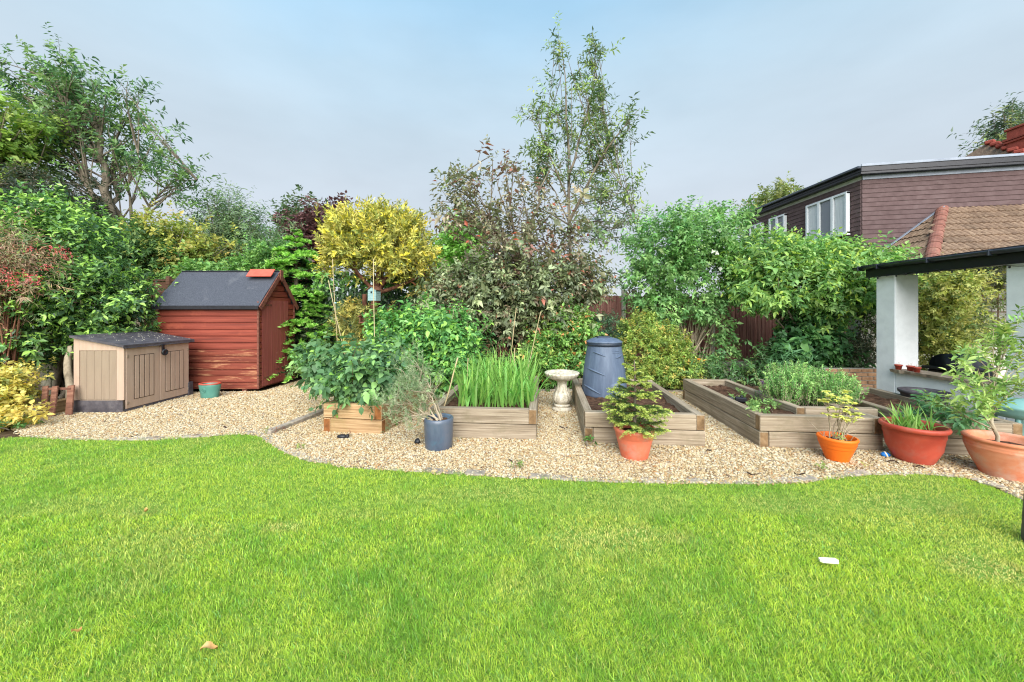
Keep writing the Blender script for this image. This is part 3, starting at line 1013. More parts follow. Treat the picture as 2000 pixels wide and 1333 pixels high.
def house():
    root = thing('neighbour_house', 'brown tile hung house with flat roof and white windows rising behind the shrubs', 'house', (A0[0], A0[1], 0))
    o = np.array((A0[0], A0[1], 0.))
    # solid walls
    MB().prism([(0, .02, 0), (C0[0] - A0[0], C0[1] - A0[1] + .02, 0), (C0[0] - A0[0], 13.6 - A0[1], 0), (B0[0] - A0[0] + .02, 13.6 - A0[1], 0)], np.zeros(3), np.array((0, 0, ZT))).build('wall', M_whitewall, root)
    facing(root, A0, C0, 2.7, ZT - .10, .112, True)
    facing(root, A0, B0, 2.7, ZT - .10, .112, False)
    # corner and top flashing
    d = C0 - A0
    ang = math.atan2(d[1], d[0])
    MB().box((0, 0, 0), (np.linalg.norm(d), .02, .10), .003).build('lead_strip', M_lead, root, T3(*(d / 2 + np.array((-.006, -.030))), ZT - .05, ang))
    # flat roof: fascia, gutter, edge trim
    ov = .16
    pa, pc, pb = np.array((-ov, -ov)), d + np.array((0, -ov)), B0 - A0 + np.array((-ov, .2))
    MB().prism([(*pa, 0), (*pc, 0), (pc[0], 4.6, 0), (*pb, 0)], np.array((0, 0, ZT)), np.array((0, 0, ZT + .05))).build('soffit', M_blackpaint, root)
    for nm, P, Q, zz, hh, m in (('fascia', pa, pc, ZT + .11, .12, M_blackpaint), ('fascia', pa, pb, ZT + .11, .12, M_blackpaint), ('roof_edge', pa, pc, ZT + .20, .06, M_lead), ('gutter', pa, pb, ZT + .155, .07, M_gutter)):
        e = Q - P
        off = .022 if nm in ('roof_edge',) else (.05 if nm == 'gutter' else 0)
        a2 = math.atan2(e[1], e[0])
        nrm2 = np.array((-e[1], e[0])) / np.linalg.norm(e)
        if P is pa and Q is pc: nrm2 = -nrm2
        c = (P + Q) / 2 + nrm2 * off
        MB().box((0, 0, 0), (np.linalg.norm(e) + .03, .03 if nm != 'gutter' else .09, hh), .006 if nm != 'gutter' else .03).build(nm, m, root, T3(c[0], c[1], zz, a2))
    MB().prism([(pa[0] + .03, pa[1] + .03, 0), (pc[0], pc[1] + .03, 0), (pc[0], 4.5, 0), (pb[0] + .03, pb[1], 0)], np.array((0, 0, ZT + .06)), np.array((0, 0, ZT + .19))).build('flat_roof', M_felt, root)
    # windows on the left face, seen from the garden
    def window(y0, y1, z0, z1, panes):
        xw = 8.66 - .018 * (y0 - 9.2) - .02
        fr = MB()
        t = .055
        L, H = y1 - y0, z1 - z0
        fr.box((-.03, L / 2, t / 2), (.09, L, t)); fr.box((-.03, L / 2, H - t / 2), (.09, L, t))
        ys = np.linspace(0, L, panes + 1)
        for i, yy in enumerate(ys):
            yy = min(max(yy, t / 2), L - t / 2)
            fr.box((-.032, yy, H / 2), (.094, t if i in (0, panes) else t * 1.4, H - .004))
        f = fr.build('window', M_pvc, root, T3(xw - A0[0], y0 - A0[1], z0))
        for i in range(panes):
            a, b = ys[i] + .045, ys[i + 1] - .045
            MB().box((-.026, (a + b) / 2, H / 2), (.012, b - a, H - .11), .001).build('pane', M_glass, f)
        for i in ((0, panes - 1) if panes > 2 else ()):
            a, b = ys[i] + .05, ys[i + 1] - .05
            cv = MB()
            nseg = 14
            V = []
            for j in range(nseg + 1):
                yy = a + (b - a) * j / nseg
                xx = -.036 - .004 * math.sin(j * 2.2)
                V += [(xx, yy, .06), (xx, yy, H - .06)]
            cv.add(V, [[2 * j, 2 * j + 2, 2 * j + 3, 2 * j + 1] for j in range(nseg)], 0, True)
            cv.build('curtain', M_curtain, f)
        MB().box((-.06, L / 2, -.02), (.12, L + .06, .04), .006).build('sill', M_pvc, f)
    window(9.46, 10.78, 3.60, 4.68, 3)
    window(11.58, 12.28, 3.60, 4.67, 2)
    window(12.62, 13.25, 3.60, 4.65, 2)
    # hipped tiled roof over the lower part
    Ap, Bp, Cp = np.array((10.31, 8.86, 4.07)), np.array((9.07, 9.12, 3.02)), np.array((8.40, 7.40, 2.70))
    Dp = np.array((12.6, 8.42, 4.07))
    tw, gauge = .235, .285

    def tilemesh():
        V, n = [], 12
        for zt, yy in ((0, 0), (0, -.33)):
            pass
        top, bot = [], []
        for i in range(n + 1):
            x = (i / n - .5) * (tw + .012)
            h = .034 * abs(math.sin(2 * math.pi * i / n)) ** .8
            top.append((x, h))
        V = []
        for yy, lift in ((.05, .0), (-.285, .024)):
            V += [(x, yy, h + lift) for x, h in top]
        V += [(x, -.285, h + .002) for x, h in top]
        m = n + 1
        Fs = [[i, m + i, m + i + 1, i + 1] for i in range(n)] + [[m + i, 2 * m + i, 2 * m + i + 1, m + i + 1] for i in range(n)]
        b = MB()
        b.add(V, Fs, 0, False)
        return b.mesh('tile', M_rooftile)
    tm = tilemesh()

    def tiles(O, e, s, umin, umax, rows, inside):
        nn = nrm(np.cross(e, s))
        if nn[2] < 0: nn = -nn
        for r in range(rows):
            u = umin
            while u < umax:
                p = O + e * u + s * (r * gauge + .06)
                if inside(p):
                    Mx = Matrix(((e[0], -s[0], nn[0], p[0] - o[0]), (e[1], -s[1], nn[1], p[1] - o[1]), (e[2], -s[2], nn[2], p[2] - o[2]), (0, 0, 0, 1)))
                    link('tile', tm, root, Mx)
                u += tw
    hip = nrm(Cp - Ap)
    Ep = Ap + hip * 2.6
    # slope towards the garden
    e = nrm(Dp - Ap)
    n1 = nrm(np.cross(e, hip)); n1 = n1 if n1[2] > 0 else -n1
    s1 = nrm(np.cross(n1, e)); s1 = s1 if s1[2] < 0 else -s1
    eu = e
    if np.dot(np.cross(eu, -s1), n1) < 0: eu = -e
    side = lambda p: np.dot(np.cross(hip[:2], (p - Ap)[:2]), 1)
    sgn = np.sign(np.cross(hip[:2], (Dp - Ap)[:2]))
    tiles(Ap + eu * 0, eu, s1, -2.3 if eu[0] > 0 else -3, 3 if eu[0] > 0 else 2.3, 8, lambda p: np.cross(hip[:2], (p - Ap)[:2]) * sgn > -.04)
    MB().prism([Ap - o, Dp - o, Dp + s1 * 2.4 - o, Ep - o], -n1 * .06, -n1 * .012).build('roof_deck', M_feltedge, root)
    # slope towards the left, up to the hung tiles
    n2 = nrm(np.cross(Bp - Ap, hip)); n2 = n2 if n2[2] > 0 else -n2
    e2 = nrm(np.cross(n2, (0, 0, 1.)))
    s2 = nrm(np.cross(n2, e2)); s2 = s2 if s2[2] < 0 else -s2
    if np.dot(np.cross(e2, -s2), n2) < 0: e2 = -e2
    ab = nrm((Bp - Ap)[:2])
    sg2 = np.sign(np.cross(ab, (Cp - Ap)[:2]))
    tiles(Ap, e2, s2, -2.4, 2.4, 9, lambda p: np.cross(hip[:2], (p - Ap)[:2]) * sgn < .04 and np.cross(ab, (p - Ap)[:2]) * sg2 > .03)
    Bq = Ap + (Bp - Ap) * 1.5
    MB().prism([Ap - o, Ep - o, Bq - o], -n2 * .06, -n2 * .012).build('roof_deck', M_feltedge, root)
    # flashing along the tile hung wall
    mid = (Ap + Bq) / 2
    dd = Bq - Ap
    L = np.linalg.norm(dd)
    xx = nrm(dd); yy = nrm(np.cross(n2, xx)); R = np.stack([xx, yy, n2], 1)
    if yy[1] > 0: yyo = -yy
    else: yyo = yy
    MB().box(mid - o + yyo * .05 + n2 * .045, (L, .12, .012), .003, R=R).build('lead_flashing', M_lead, root)
    # hip tiles
    hm = MB()
    V = []
    for k2 in range(2):
        for j in range(9):
            t = math.pi * j / 8
            r = .10 if k2 == 0 else .112
            V.append((math.cos(t) * r, -.05 + k2 * .36, math.sin(t) * r * .85))
    for j in range(9):
        t = math.pi * j / 8
        V.append((math.cos(t) * .092, .31, math.sin(t) * .092 * .85))
    hm.add(V, [[j, j + 1, 9 + j + 1, 9 + j] for j in range(8)] + [[9 + j, 9 + j + 1, 18 + j + 1, 18 + j] for j in range(8)], 0, False)
    hme = hm.mesh('ridge_tile', M_ridgetile)
    up = nrm(n1 + n2); hx = nrm(np.cross(hip, up)); up = np.cross(hx, hip)
    for i in range(10):
        p = Ap + hip * (i * .31 - .02) - up * .02
        Mx = Matrix(((hx[0], hip[0], up[0], p[0] - o[0]), (hx[1], hip[1], up[1], p[1] - o[1]), (hx[2], hip[2], up[2], p[2] - o[2]), (0, 0, 0, 1)))
        link('ridge_tile', hme, root, Mx)


house()


def chimney_house():
    """far house whose tiled ridge and chimney show over the flat roof"""
    Z = 15.0
    c = W(2032, 318, Z)
    root = thing('far_house', 'far house with red tiled roof and red brick chimney above the flat roof', 'house', (c[0], c[1], 0))
    MB().box((3.2, 2, 3.85), (6, 4, 7.7), .01).build('wall', M_brickred, root)
    z0 = 7.75
    MB().prism([(-.9, -.3, z0), (6.5, -.3, z0), (6.5, 2, z0 + 1.6), (.4, 2, z0 + 1.6)], np.zeros(3), np.array((0, .1, -.12))).build('roof', M_rooftile, root)
    MB().prism([(-.9, -.3, z0), (-.9, 4.3, z0), (.4, 2, z0 + 1.6)], np.zeros(3), np.array((.1, 0, -.12))).build('roof', M_rooftile, root)
    ch = MB()
    ch.box((0, 0, .9), (.8, .7, 1.8), .01)
    chm = ch.build('chimney', M_brickred, root, T3(.02, .4, z0 - .3))
    for i, (hw, zz) in enumerate(((.92, 1.22), (.98, 1.32), (.90, 1.75))):
        MB().box((0, 0, 0), (hw, hw - .1, .085), .008).build('corbel', M_brickred, chm, T3(0, 0, zz + .1))
    for i in range(7):
        p0 = np.array((-.9, -.32, z0 + .06)); p1 = np.array((.4, 1.98, z0 + 1.66))
        p = p0 + (p1 - p0) * (i + .5) / 7
        MB().box((0, 0, 0), (.30, .3, .16), .04).build('ridge_tile', M_brickred, root, T3(*p, .5))


chimney_house()

# ------------------------------------------------------------------ white garden shelter on the right
def shelter():
    X, Yn, Yf = 6.22, 6.0, 6.30
    root = thing('garden_shelter', 'white rendered garden shelter with black fascia and gutter and a stone sill', 'shelter', (X, Yn, 0))
    t = .385
    top = 2.20
    MB().box((t / 2, .16, top / 2), (t, .32, top), .012).build('pillar', M_white, root)
    MB().box((t / 2, -1.84, top / 2), (t, 1.0, top), .012).build('pillar', M_white, root)
    MB().box((.11, -.67, .31), (.22, 1.335, .62), .006).build('low_wall', M_white, root)
    # rough edged stone sill
    rng = np.random.default_rng(2)
    V, n = [], 26
    ys = np.linspace(.02, -1.33, n)
    xo = -.075 + rng.normal(0, .006, n)
    for z in (.622, .668):
        for i in range(n):
            V.append((xo[i] + (.012 if z < .65 else 0), ys[i], z + rng.normal(0, .002)))
        for i in range(n):
            V.append((.30, ys[i], z))
    m = 2 * n
    Fs = []
    for i in range(n - 1):
        Fs += [[m + i, m + i + 1, m + n + i + 1, m + n + i], [i, n + i, n + i + 1, i + 1], [i, i + 1, m + i + 1, m + i], [n + i, m + n + i, m + n + i + 1, n + i + 1]]
    Fs += [[0, m, m + n, n], [n - 1, 2 * n - 1, m + 2 * n - 1, m + n - 1]]
    b = MB(); b.add(V, Fs); b.build('sill', M_slate, root)
    # beam, fascia, gutter
    MB().box((.12, -1.2, top + .075), (.24, 3.25, .145), .006).build('beam', M_blackpaint, root)
    MB().box((-.062, -1.2, top + .085), (.022, 3.25, .20), .004).build('fascia', M_blackpaint, root)
    g = MB()
    V = []
    ng = 10
    for yy in (.55, -2.9):
        for j in range(ng + 1):
            a = math.pi + math.pi * j / ng
            V.append((-.135 + .058 * math.cos(a), yy, top + .175 + .056 * math.sin(a)))
        for j in range(ng + 1):
            a = 2 * math.pi - math.pi * j / ng
            V.append((-.135 + .052 * math.cos(a), yy, top + .175 + .050 * math.sin(a)))
    m = 2 * (ng + 1)
    g.add(V, [[i, (i + 1) % m, m + (i + 1) % m, m + i] for i in range(m)] + [list(range(m))[::-1], [m + i for i in range(m)]], 0, True)
    g.build('gutter', M_gutter, root)
    bm = MB().box((-.135, 0, top + .145), (.128, .022, .075), .01).mesh('gutter_bracket', M_gutter)
    for yy in (.45, .12, -.62, -1.32, -2.0):
        link('gutter_bracket', bm, root, T3(0, yy, 0))
    MB().box((1.0, -1.0, top + .19), (2.0, 3.2, .05), .004).build('roof_board', M_feltedge, root)
    return root


shelter()


def string_lights():
    rng = np.random.default_rng(12)
    root = thing('string_lights', 'string of small lights draped under the black fascia', 'lights', (6.22, 6.0, 2.1))
    mb = MB()
    pts = []
    n = 60
    for i in range(n):
        u = i / (n - 1)
        y = .42 - 2.2 * u
        pts.append((-.085, y, .095 - .03 * abs(math.sin(u * 19)) + .02 * math.sin(u * 5)))
    mb.tube(pts, .004, 4)
    pts2 = [(-.078 + .02 * math.sin(u * 9), -.2 - 1.1 * u, .10 - .09 * math.sin(u * math.pi)) for u in np.linspace(0, 1, 16)]
    mb.tube(pts2, .003, 4)
    mb.build('cable', M_black, root)
    bu = MB().lathe([(.001, 0), (.009, .006), (.011, .018), (.007, .03), (.001, .032)], 8).mesh('bulb', M_black)
    for i in range(2, n, 4):
        link('bulb', bu, root, T3(pts[i][0] - .004, pts[i][1], pts[i][2] - .034))


string_lights()
trellis('trellis', 'square wooden trellis on the white house wall seen through the shelter opening', 9.55, 8.90, 2.3, 1.45, .72, .27, yaw=-.207)
trellis('lattice_panel', 'small diagonal lattice panel above the square trellis inside the shelter', 9.75, 8.84, 1.35, .42, 2.17, .10, yaw=-.207, diag=True)

# ------------------------------------------------------------------ garden shed
def shed():
    x0, x1, y0, y1 = -7.05, -5.05, 7.36, 8.56
    ze, za = 1.76, 2.44
    yc = (y0 + y1) / 2
    o = np.array((x1, y0, 0.))
    root = thing('garden_shed', 'red brown wooden garden shed with dark felt roof and a closed plank door', 'shed', o)
    MB().prism([(x1 - .03, y0 + .02, .05), (x1 - .03, y1 - .02, .05), (x1 - .03, y1 - .02, ze), (x1 - .03, yc, za - .05), (x1 - .03, y0 + .02, ze)] - o, np.zeros(3), np.array((x0 - x1 + .05, 0, 0))).build('frame', M_shedtrim, root)
    for x in (x0 + .3, -6.05, x1 - .3):
        MB().box((x - o[0], .6, .03), (.09, 1.15, .055), .004).build('bearer', M_shedtrim, root)
    g = .1325

    def board(L, mat, thick=.026):
        # shiplap: proud lower edge over a recessed top lip
        b = MB()
        P = [(-L / 2, 0, 0), (-L / 2, -thick, .002), (-L / 2, -thick * 1.05, g * .3), (-L / 2, -thick * .92, g * .80), (-L / 2, -thick * .15, g * .87), (-L / 2, -thick * .12, g * .995), (-L / 2, 0, g * .995)]
        b.prism(P, np.zeros(3), np.array((L, 0, 0)))
        return b.mesh('board', mat)
    L = x1 - x0
    m1, m2 = board(L, M_shed), board(L, M_shedworn)
    k = 13
    for i in range(k):
        link('board', m2 if i < 6 else m1, root, T3(-L / 2, .02, .06 + i * g, 0))
    # door end, facing right
    ya, yb = 7.475, 8.345           # door edges
    e = lambda a, b, z, mat: link('board', board(b - a, mat), root, T3(-.028, (a + b) / 2 - y0, z, math.pi / 2))
    for i in range(k):
        z = .06 + i * g
        e(y0 + .02, ya - .006, z, M_shed if i > 4 else M_shedworn)
        e(yb + .006, y1 - .02, z, M_shed)
    for i in range(k, k + 5):
        z = .06 + i * g
        hw = (za - z - g * .7) / (za - ze) * (y1 - y0) / 2
        if hw > .05: e(yc - hw + .02, yc + hw - .02, z, M_shed)
    door = MB().box((0, 0, 0), (.018, yb - ya, 1.75), .003).build('door', M_sheddoor, root, T3(-.018, (ya + yb) / 2 - y0, .075 + .88))
    for i in range(6):
        w_ = (yb - ya) / 6
        MB().box((0, 0, 0), (.014, w_ - .004, 1.75), .003).build('plank', M_sheddoor, door, T3(.013, -(yb - ya) / 2 + w_ * (i + .5), 0))
    for z in (.78, -.70):
        MB().box((0, 0, 0), (.008, .26, .035), .002).build('hinge', M_shedtrim, door, T3(.026, -.28, z))
    MB().box((0, 0, 0), (.02, .03, .09), .003).build('latch', M_black, door, T3(.028, .37, .05))
    for yy in (y0 - .002, y1 + .002):
        MB().box((0, yy - y0, .93), (.035, .035, 1.74), .003).build('corner_trim', M_shedtrim, root)
    # roof
    ov = .07
    sl = (za - ze) / ((y1 - y0) / 2)
    for s in (-1, 1):
        ey = yc + s * ((y1 - y0) / 2 + ov)
        ez = za - sl * ((y1 - y0) / 2 + ov) + .03
        P = [np.array((x0 - .05, yc, za + .03)), np.array((x1 + .05, yc, za + .03)), np.array((x1 + .05, ey, ez)), np.array((x0 - .05, ey, ez))]
        MB().prism([p - o for p in P], np.array((0, 0, -.022)), np.array((0, 0, 0.))).build('roof_felt', M_felt, root)
        MB().prism([p - o + np.array((0, s * .003, 0)) for p in (P[3], P[2], P[2] * .55 + P[1] * .45 + np.array((0, 0, .004)), P[3] * .55 + P[0] * .45 + np.array((0, 0, .004)))], np.array((0, 0, .001)), np.array((0, 0, .006))).build('felt_lap', M_felt, root)
        MB().box((0, 0, 0), (x1 - x0 + .1, .012, .075), .003).build('felt_drip', M_feltedge, root, T3(-L / 2, ey - y0 + s * .008, ez - .03))
        d = np.array((0, ey - yc, ez - za - .03))
        Ld = np.linalg.norm(d)
        u = d / Ld
        nn = np.array((0, -u[2], u[1])); nn = nn if nn[2] > 0 else -nn
        R = np.stack([np.array((1., 0, 0)), u, nn], 1)
        MB().box(np.array((.068, yc - y0, za + .02)) + d / 2 - nn * .045, (.02, Ld + .02, .095), .004, R=R).build('bargeboard', M_shedtrim, root)
    MB().prism([(.082, yc - y0 - .045, za + .05), (.082, yc - y0 + .045, za + .05), (.082, yc - y0 + .045, za - .15), (.082, yc - y0, za - .20), (.082, yc - y0 - .045, za - .15)], np.zeros(3), np.array((.02, 0, 0))).build('finial', M_shedtrim, root)
    MB().box((-L / 2, yc - y0, za + .03), (x1 - x0 + .09, .08, .014), .004).build('ridge_felt', M_felt, root)
    # the red tile that lies on the roof ridge
    t = thing('roof_tile', 'flat red tile lying on the shed roof beside the gable peak', 'tile', (x1 - .02, yc - .12, za - .06))
    u = nrm(np.array((0, -1., -sl))); nn = np.array((0, -sl, 1.)); nn = nrm(nn)
    R = np.stack([np.array((1., 0, 0)), -u, nn], 1)
    p = np.array((-.22, -.02, .0))
    MB().box(p + nn * .052, (.52, .22, .022), .005, R=R).build('slab', M_redtile, t)


shed()


def storage_box():
    X, Y0, Y1, XB = -6.15, 5.845, 7.05, -6.93
    root = thing('storage_box', 'beige plastic storage box with dark grey sloping lid and panelled double doors', 'storage box', (X, Y0, 0))
    D, L = X - XB, Y1 - Y0
    zf, zb = 1.03, 1.18
    q = lambda x, z: (x, 0, z)
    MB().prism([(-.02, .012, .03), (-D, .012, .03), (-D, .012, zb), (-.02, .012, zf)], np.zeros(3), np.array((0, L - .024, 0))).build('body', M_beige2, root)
    # left side panel: frame and four planks
    s = root
    MB().prism([(.012, 0, .20), (-.10, 0, .20), (-.10, 0, zf + .018), (.012, 0, zf - .004)], np.zeros(3), np.array((0, .030, 0))).build('corner_post', M_beige, s)
    MB().prism([(-D, 0, .20), (-D + .085, 0, .20), (-D + .085, 0, zb - .016), (-D, 0, zb)], np.zeros(3), np.array((0, .02, 0))).build('corner_post', M_beige, s)
    a, b = -D + .087, -.102
    MB().prism([(a, 0, .985), (b, 0, .985), (b, 0, zf + .017), (a, 0, zb - .017)], np.zeros(3), np.array((0, .018, 0))).build('top_rail', M_beige, s)
    n = 5
    wd = (b - a) / n
    for i in range(n):
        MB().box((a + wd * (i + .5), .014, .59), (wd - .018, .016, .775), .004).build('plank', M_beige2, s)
    MB().box(((a + b) / 2, .020, .6), (b - a, .006, .8), .001).build('groove_back', M_groove, s)
    # skirt boards
    MB().box((-D / 2 - .01, -.014, .095), (D + .05, .02, .20), .004).build('skirt_board', M_darkplast, root)
    MB().box((-.02, L - .0, .13), (.10, .10, .26), .006).build('corner_foot', M_darkplast, root)
    MB().box((-.012, L / 2, .022), (.05, L, .045), .004).build('threshold', M_darkplast, root)
    # doors on the front, facing right
    gap = .006
    for i in range(2):
        y0 = .03 + i * (L - .06) / 2 + gap / 2
        w_ = (L - .06) / 2 - gap
        h = zf - .065
        d = MB().box((0, w_ / 2, h / 2), (.022, w_, h), .006).build('door', M_beige, root, T3(.004, y0, .05))
        pa, pb = w_ * .22, w_ * .80
        if i: pa, pb = w_ * .18, w_ * .80
        MB().box((.0115, (pa + pb) / 2, h * .50), (.003, pb - pa + .012, h * .74), .001).build('groove_back', M_groove, d)
        for j in range(4):
            pw = (pb - pa) / 4
            MB().box((.014, pa + pw * (j + .5), h * .50), (.010, pw - .014, h * .74 - .018), .003).build('plank', M_beige, d)
        for zz in (.09, h - .13):
            MB().box((.012, .02 if i == 0 else w_ - .02, zz), (.016, .03, .05), .004).build('hinge', M_beige2, d)
    # lid
    th = .035
    P = [(.055, -.045, zf + .005), (.055, L + .045, zf + .005), (-D - .02, L + .045, zb + .012), (-D - .02, -.045, zb + .012)]
    lid = MB().prism(P, np.zeros(3), np.array((0, 0, th))).build('lid', M_darkplast, root)
    MB().prism([(.059, -.049, zf - .012), (.059, L + .049, zf - .012), (.045, L + .049, zf + .030), (.045, -.049, zf + .030)], np.zeros(3), np.array((-.012, 0, .002))).build('lid_lip', M_darkplast, lid)
    rng = np.random.default_rng(4)
    bits = MB()
    for i in range(90):
        u, v = rng.random() ** .7, rng.random() ** .7
        x, y = .03 - (D + .02) * u, -.03 + (L + .05) * v
        z = zf + (zb - zf) * (.055 - x) / (D + .075) + th + .010
        bits.box((x, y, z), (rng.uniform(.006, .018), rng.uniform(.004, .012), .003), .001, R=np.array(Matrix.Rotation(rng.uniform(0, 3), 3, 'Z')))
    bo = bits.build('blossom_litter', M_paper)
    bo.location = root.location
    bo['kind'] = 'stuff'
    # lock
    h = MB().box((0, 0, 0), (.014, .05, .10), .005).build('lock', M_black, root, T3(.066, L * .50, zf - .05))
    k = MB().lathe([(.001, 0), (.052, 0), (.058, .012), (.052, .030), (.030, .036), (.028, .030), (.001, .030)], 20)
    k.build('lock_knob', M_black, h, Matrix.Translation((.004, .012, -.09)) @ Matrix.Rotation(math.pi / 2, 4, 'Y'))


storage_box()


# ------------------------------------------------------------------ raised beds
HB, TB = .192, .10


def raised_bed(name, label, FL, yaw, Wd, L, mats=None, soil=.285, pieces=None, courses=2, soilpoly=None):
    """sleepers laid in alternating courses round a rectangle; u runs away from the camera"""
    rng = np.random.default_rng(int(abs(FL[0] * 77)) + 3)
    m, me = mats or (M_sleeper, M_sleeper_end)
    root = thing(name, label, 'raised bed', (FL[0], FL[1], 0), -yaw, 'timber raised beds')
    g = .003
    for c in range(courses):
        if c % 2 == 1:
            P = [('x', 0, Wd - TB - g, 0), ('y', 0, L - TB - g, Wd - TB), ('x', TB + g, Wd, L - TB), ('y', TB + g, L, 0)]
        else:
            P = [('x', TB + g, Wd, 0), ('y', TB + g, L, Wd - TB), ('x', 0, Wd - TB - g, L - TB), ('y', 0, L - TB - g, 0)]
        for ax, a, b, off in P:
            j = rng.normal(0, .003, 2)
            mb = MB().box((0, 0, 0), (b - a, TB, HB - .008), .007, mx=1)
            z = HB * (c + .5) + rng.normal(0, .0015)
            if ax == 'x': Mx = T3((a + b) / 2 + j[0], off + TB / 2 + j[1], z, rng.normal(0, .002))
            else: Mx = T3(off + TB / 2 + j[0], (a + b) / 2 + j[1], z, math.pi / 2 + rng.normal(0, .002))
            mb.build('sleeper', [m, me], root, Mx)
    soil_patch(root, TB * .8, Wd - TB * .8, TB * .8, L - TB * .8, soil * courses / 2)
    return root


def soil_patch(root, x0, x1, y0, y1, z, seed=1):
    rng = np.random.default_rng(seed + int(abs(x1 * 100)))
    n, k = 26, 36
    X, Y = np.meshgrid(np.linspace(x0, x1, n), np.linspace(y0, y1, k))
    Z = z + (vnoise(X.ravel(), Y.ravel(), seed, 5) - .5) * .05 + (vnoise(X.ravel(), Y.ravel(), seed + 1, 18) - .5) * .045
    V = np.stack([X.ravel(), Y.ravel(), Z], 1)
    F_ = [[j * n + i, j * n + i + 1, (j + 1) * n + i + 1, (j + 1) * n + i] for j in range(k - 1) for i in range(n - 1)]
    s = link('soil', mesh_np('soil', V, F_, M_soil, smooth=False), root)
    s['kind'] = 'stuff'


D5 = math.radians(4.75)
raised_bed('raised_bed', 'short raised bed of fresh orange sleepers full of dark bramble leaves', (-2.505, 4.905), math.radians(9), .83, 2.2, (M_sleeper_new, M_sleeper_new_end))
raised_bed('raised_bed', 'rear raised bed under the bright raspberry canes', (-1.44, 6.64), math.radians(5), 1.30, 1.2)
raised_bed('raised_bed', 'weathered raised bed full of tall iris leaves', (-1.05, 4.70), D5, 1.36, 2.42)
raised_bed('raised_bed', 'weathered raised bed holding the blue compost bin', (.885, 4.49), math.radians(5.5), 1.40, 2.30)


def long_bed():
    """the narrow bed with seedlings, whose front sleepers run on past its side in front of the rosemary"""
    root = thing('raised_bed', 'long narrow raised bed with seedlings and a black hose fitting on the soil', 'raised bed', (2.912, 4.34, 0), -D5, 'timber raised beds')
    Wn, Wf, L = .78, 1.34, 2.40
    g = .003
    rows = []
    for c in range(2):
        z = HB * (c + .5)
        if c:
            rows += [('x', 0, Wf - TB - g, 0, z), ('y', 0, .75, Wf - TB, z), ('y', TB + g, L, 0, z), ('x', TB + g, Wn, L - TB, z), ('y', .42, L - TB - g, Wn - TB, z), ('x', Wn + g, Wf + .30, .42, z)]
        else:
            rows += [('x', TB + g, Wf, 0, z), ('y', TB + g, .80, Wf - TB, z), ('y', 0, L - TB - g, 0, z), ('x', 0, Wn - TB - g, L - TB, z), ('y', .42 + TB + g, L, Wn - TB, z), ('x', Wn - TB, Wf + .30, .42, z)]
    rng = np.random.default_rng(9)
    for ax, a, b, off, z in rows:
        mb = MB().box((0, 0, 0), (b - a, TB, HB - .008), .007, mx=1)
        Mx = T3((a + b) / 2, off + TB / 2, z, rng.normal(0, .002)) if ax == 'x' else T3(off + TB / 2, (a + b) / 2, z, math.pi / 2 + rng.normal(0, .002))
        mb.build('sleeper', [M_sleeper, M_sleeper_end], root, Mx)
    soil_patch(root, TB, Wn - TB, TB, L - TB, .285)
    soil_patch(root, Wn - TB, Wf - TB * .9, TB, .42, .20, 5)
    # rosemary bed behind
    r = thing('raised_bed', 'raised bed holding the big rosemary and the purple chives', 'raised bed', (3.79, 4.78, 0), -D5, 'timber raised beds')
    for c in range(2):
        z = HB * (c + .5)
        for ax, a, b, off in ((('y', .05, 1.95, .52) if c else ('y', .0, 1.85, .52)), (('x', .55, 1.55, 1.86) if c else ('x', .62, 1.5, 1.86))):
            mb = MB().box((0, 0, 0), (b - a, TB, HB - .008), .007, mx=1)
            mb.build('sleeper', [M_sleeper, M_sleeper_end], r, T3((a + b) / 2, off + TB / 2, z, 0) if ax == 'x' else T3(off + TB / 2, (a + b) / 2, z, math.pi / 2))
    soil_patch(r, .0, .98, .02, 1.85, .27, 7)


long_bed()
raised_bed('raised_bed', 'raised bed in front of the white shelter wall', (4.62, 4.13), math.radians(7.5), .93, 1.98, soil=.30)


def edge_sleepers():
    root = thing('sleeper_edging', 'low timber sleeper edging by the golden euonymus', 'edging', (-7.16, 5.2, 0), 0)
    MB().box((0, 0, 0), (.95, .10, .2), .008, mx=1).build('sleeper', [M_sleeper_new, M_sleeper_end], root, T3(-.02, .62, .10, math.pi / 2 + .04))
    MB().box((0, 0, 0), (.40, .10, .19), .008, mx=1).build('sleeper', [M_sleeper, M_sleeper_end], root, T3(.10, .08, .07, math.pi / 2 - .03))
    r = thing('wooden_rack', 'small reddish wooden rack of boards leaning by the storage box', 'rack', (-7.02, 5.68, .0), 0)
    for i, (x, a, w_, y) in enumerate(((-.16, .16, .085, 0), (.0, .10, .085, -.02), (.17, .13, .10, .05))):
        Mx = Matrix.Translation((x, y, .22)) @ Matrix.Rotation(-a, 4, 'Y') @ Matrix.Rotation(-.18, 4, 'X')
        MB().box((0, 0, 0), (w_, .025, .47), .004).build('board', M_rustwood, r, Mx)
    MB().box((0, 0, 0), (.40, .03, .035), .003).build('crossbar', M_rustwood, r, T3(-.04, .06, .40, .1))


edge_sleepers()


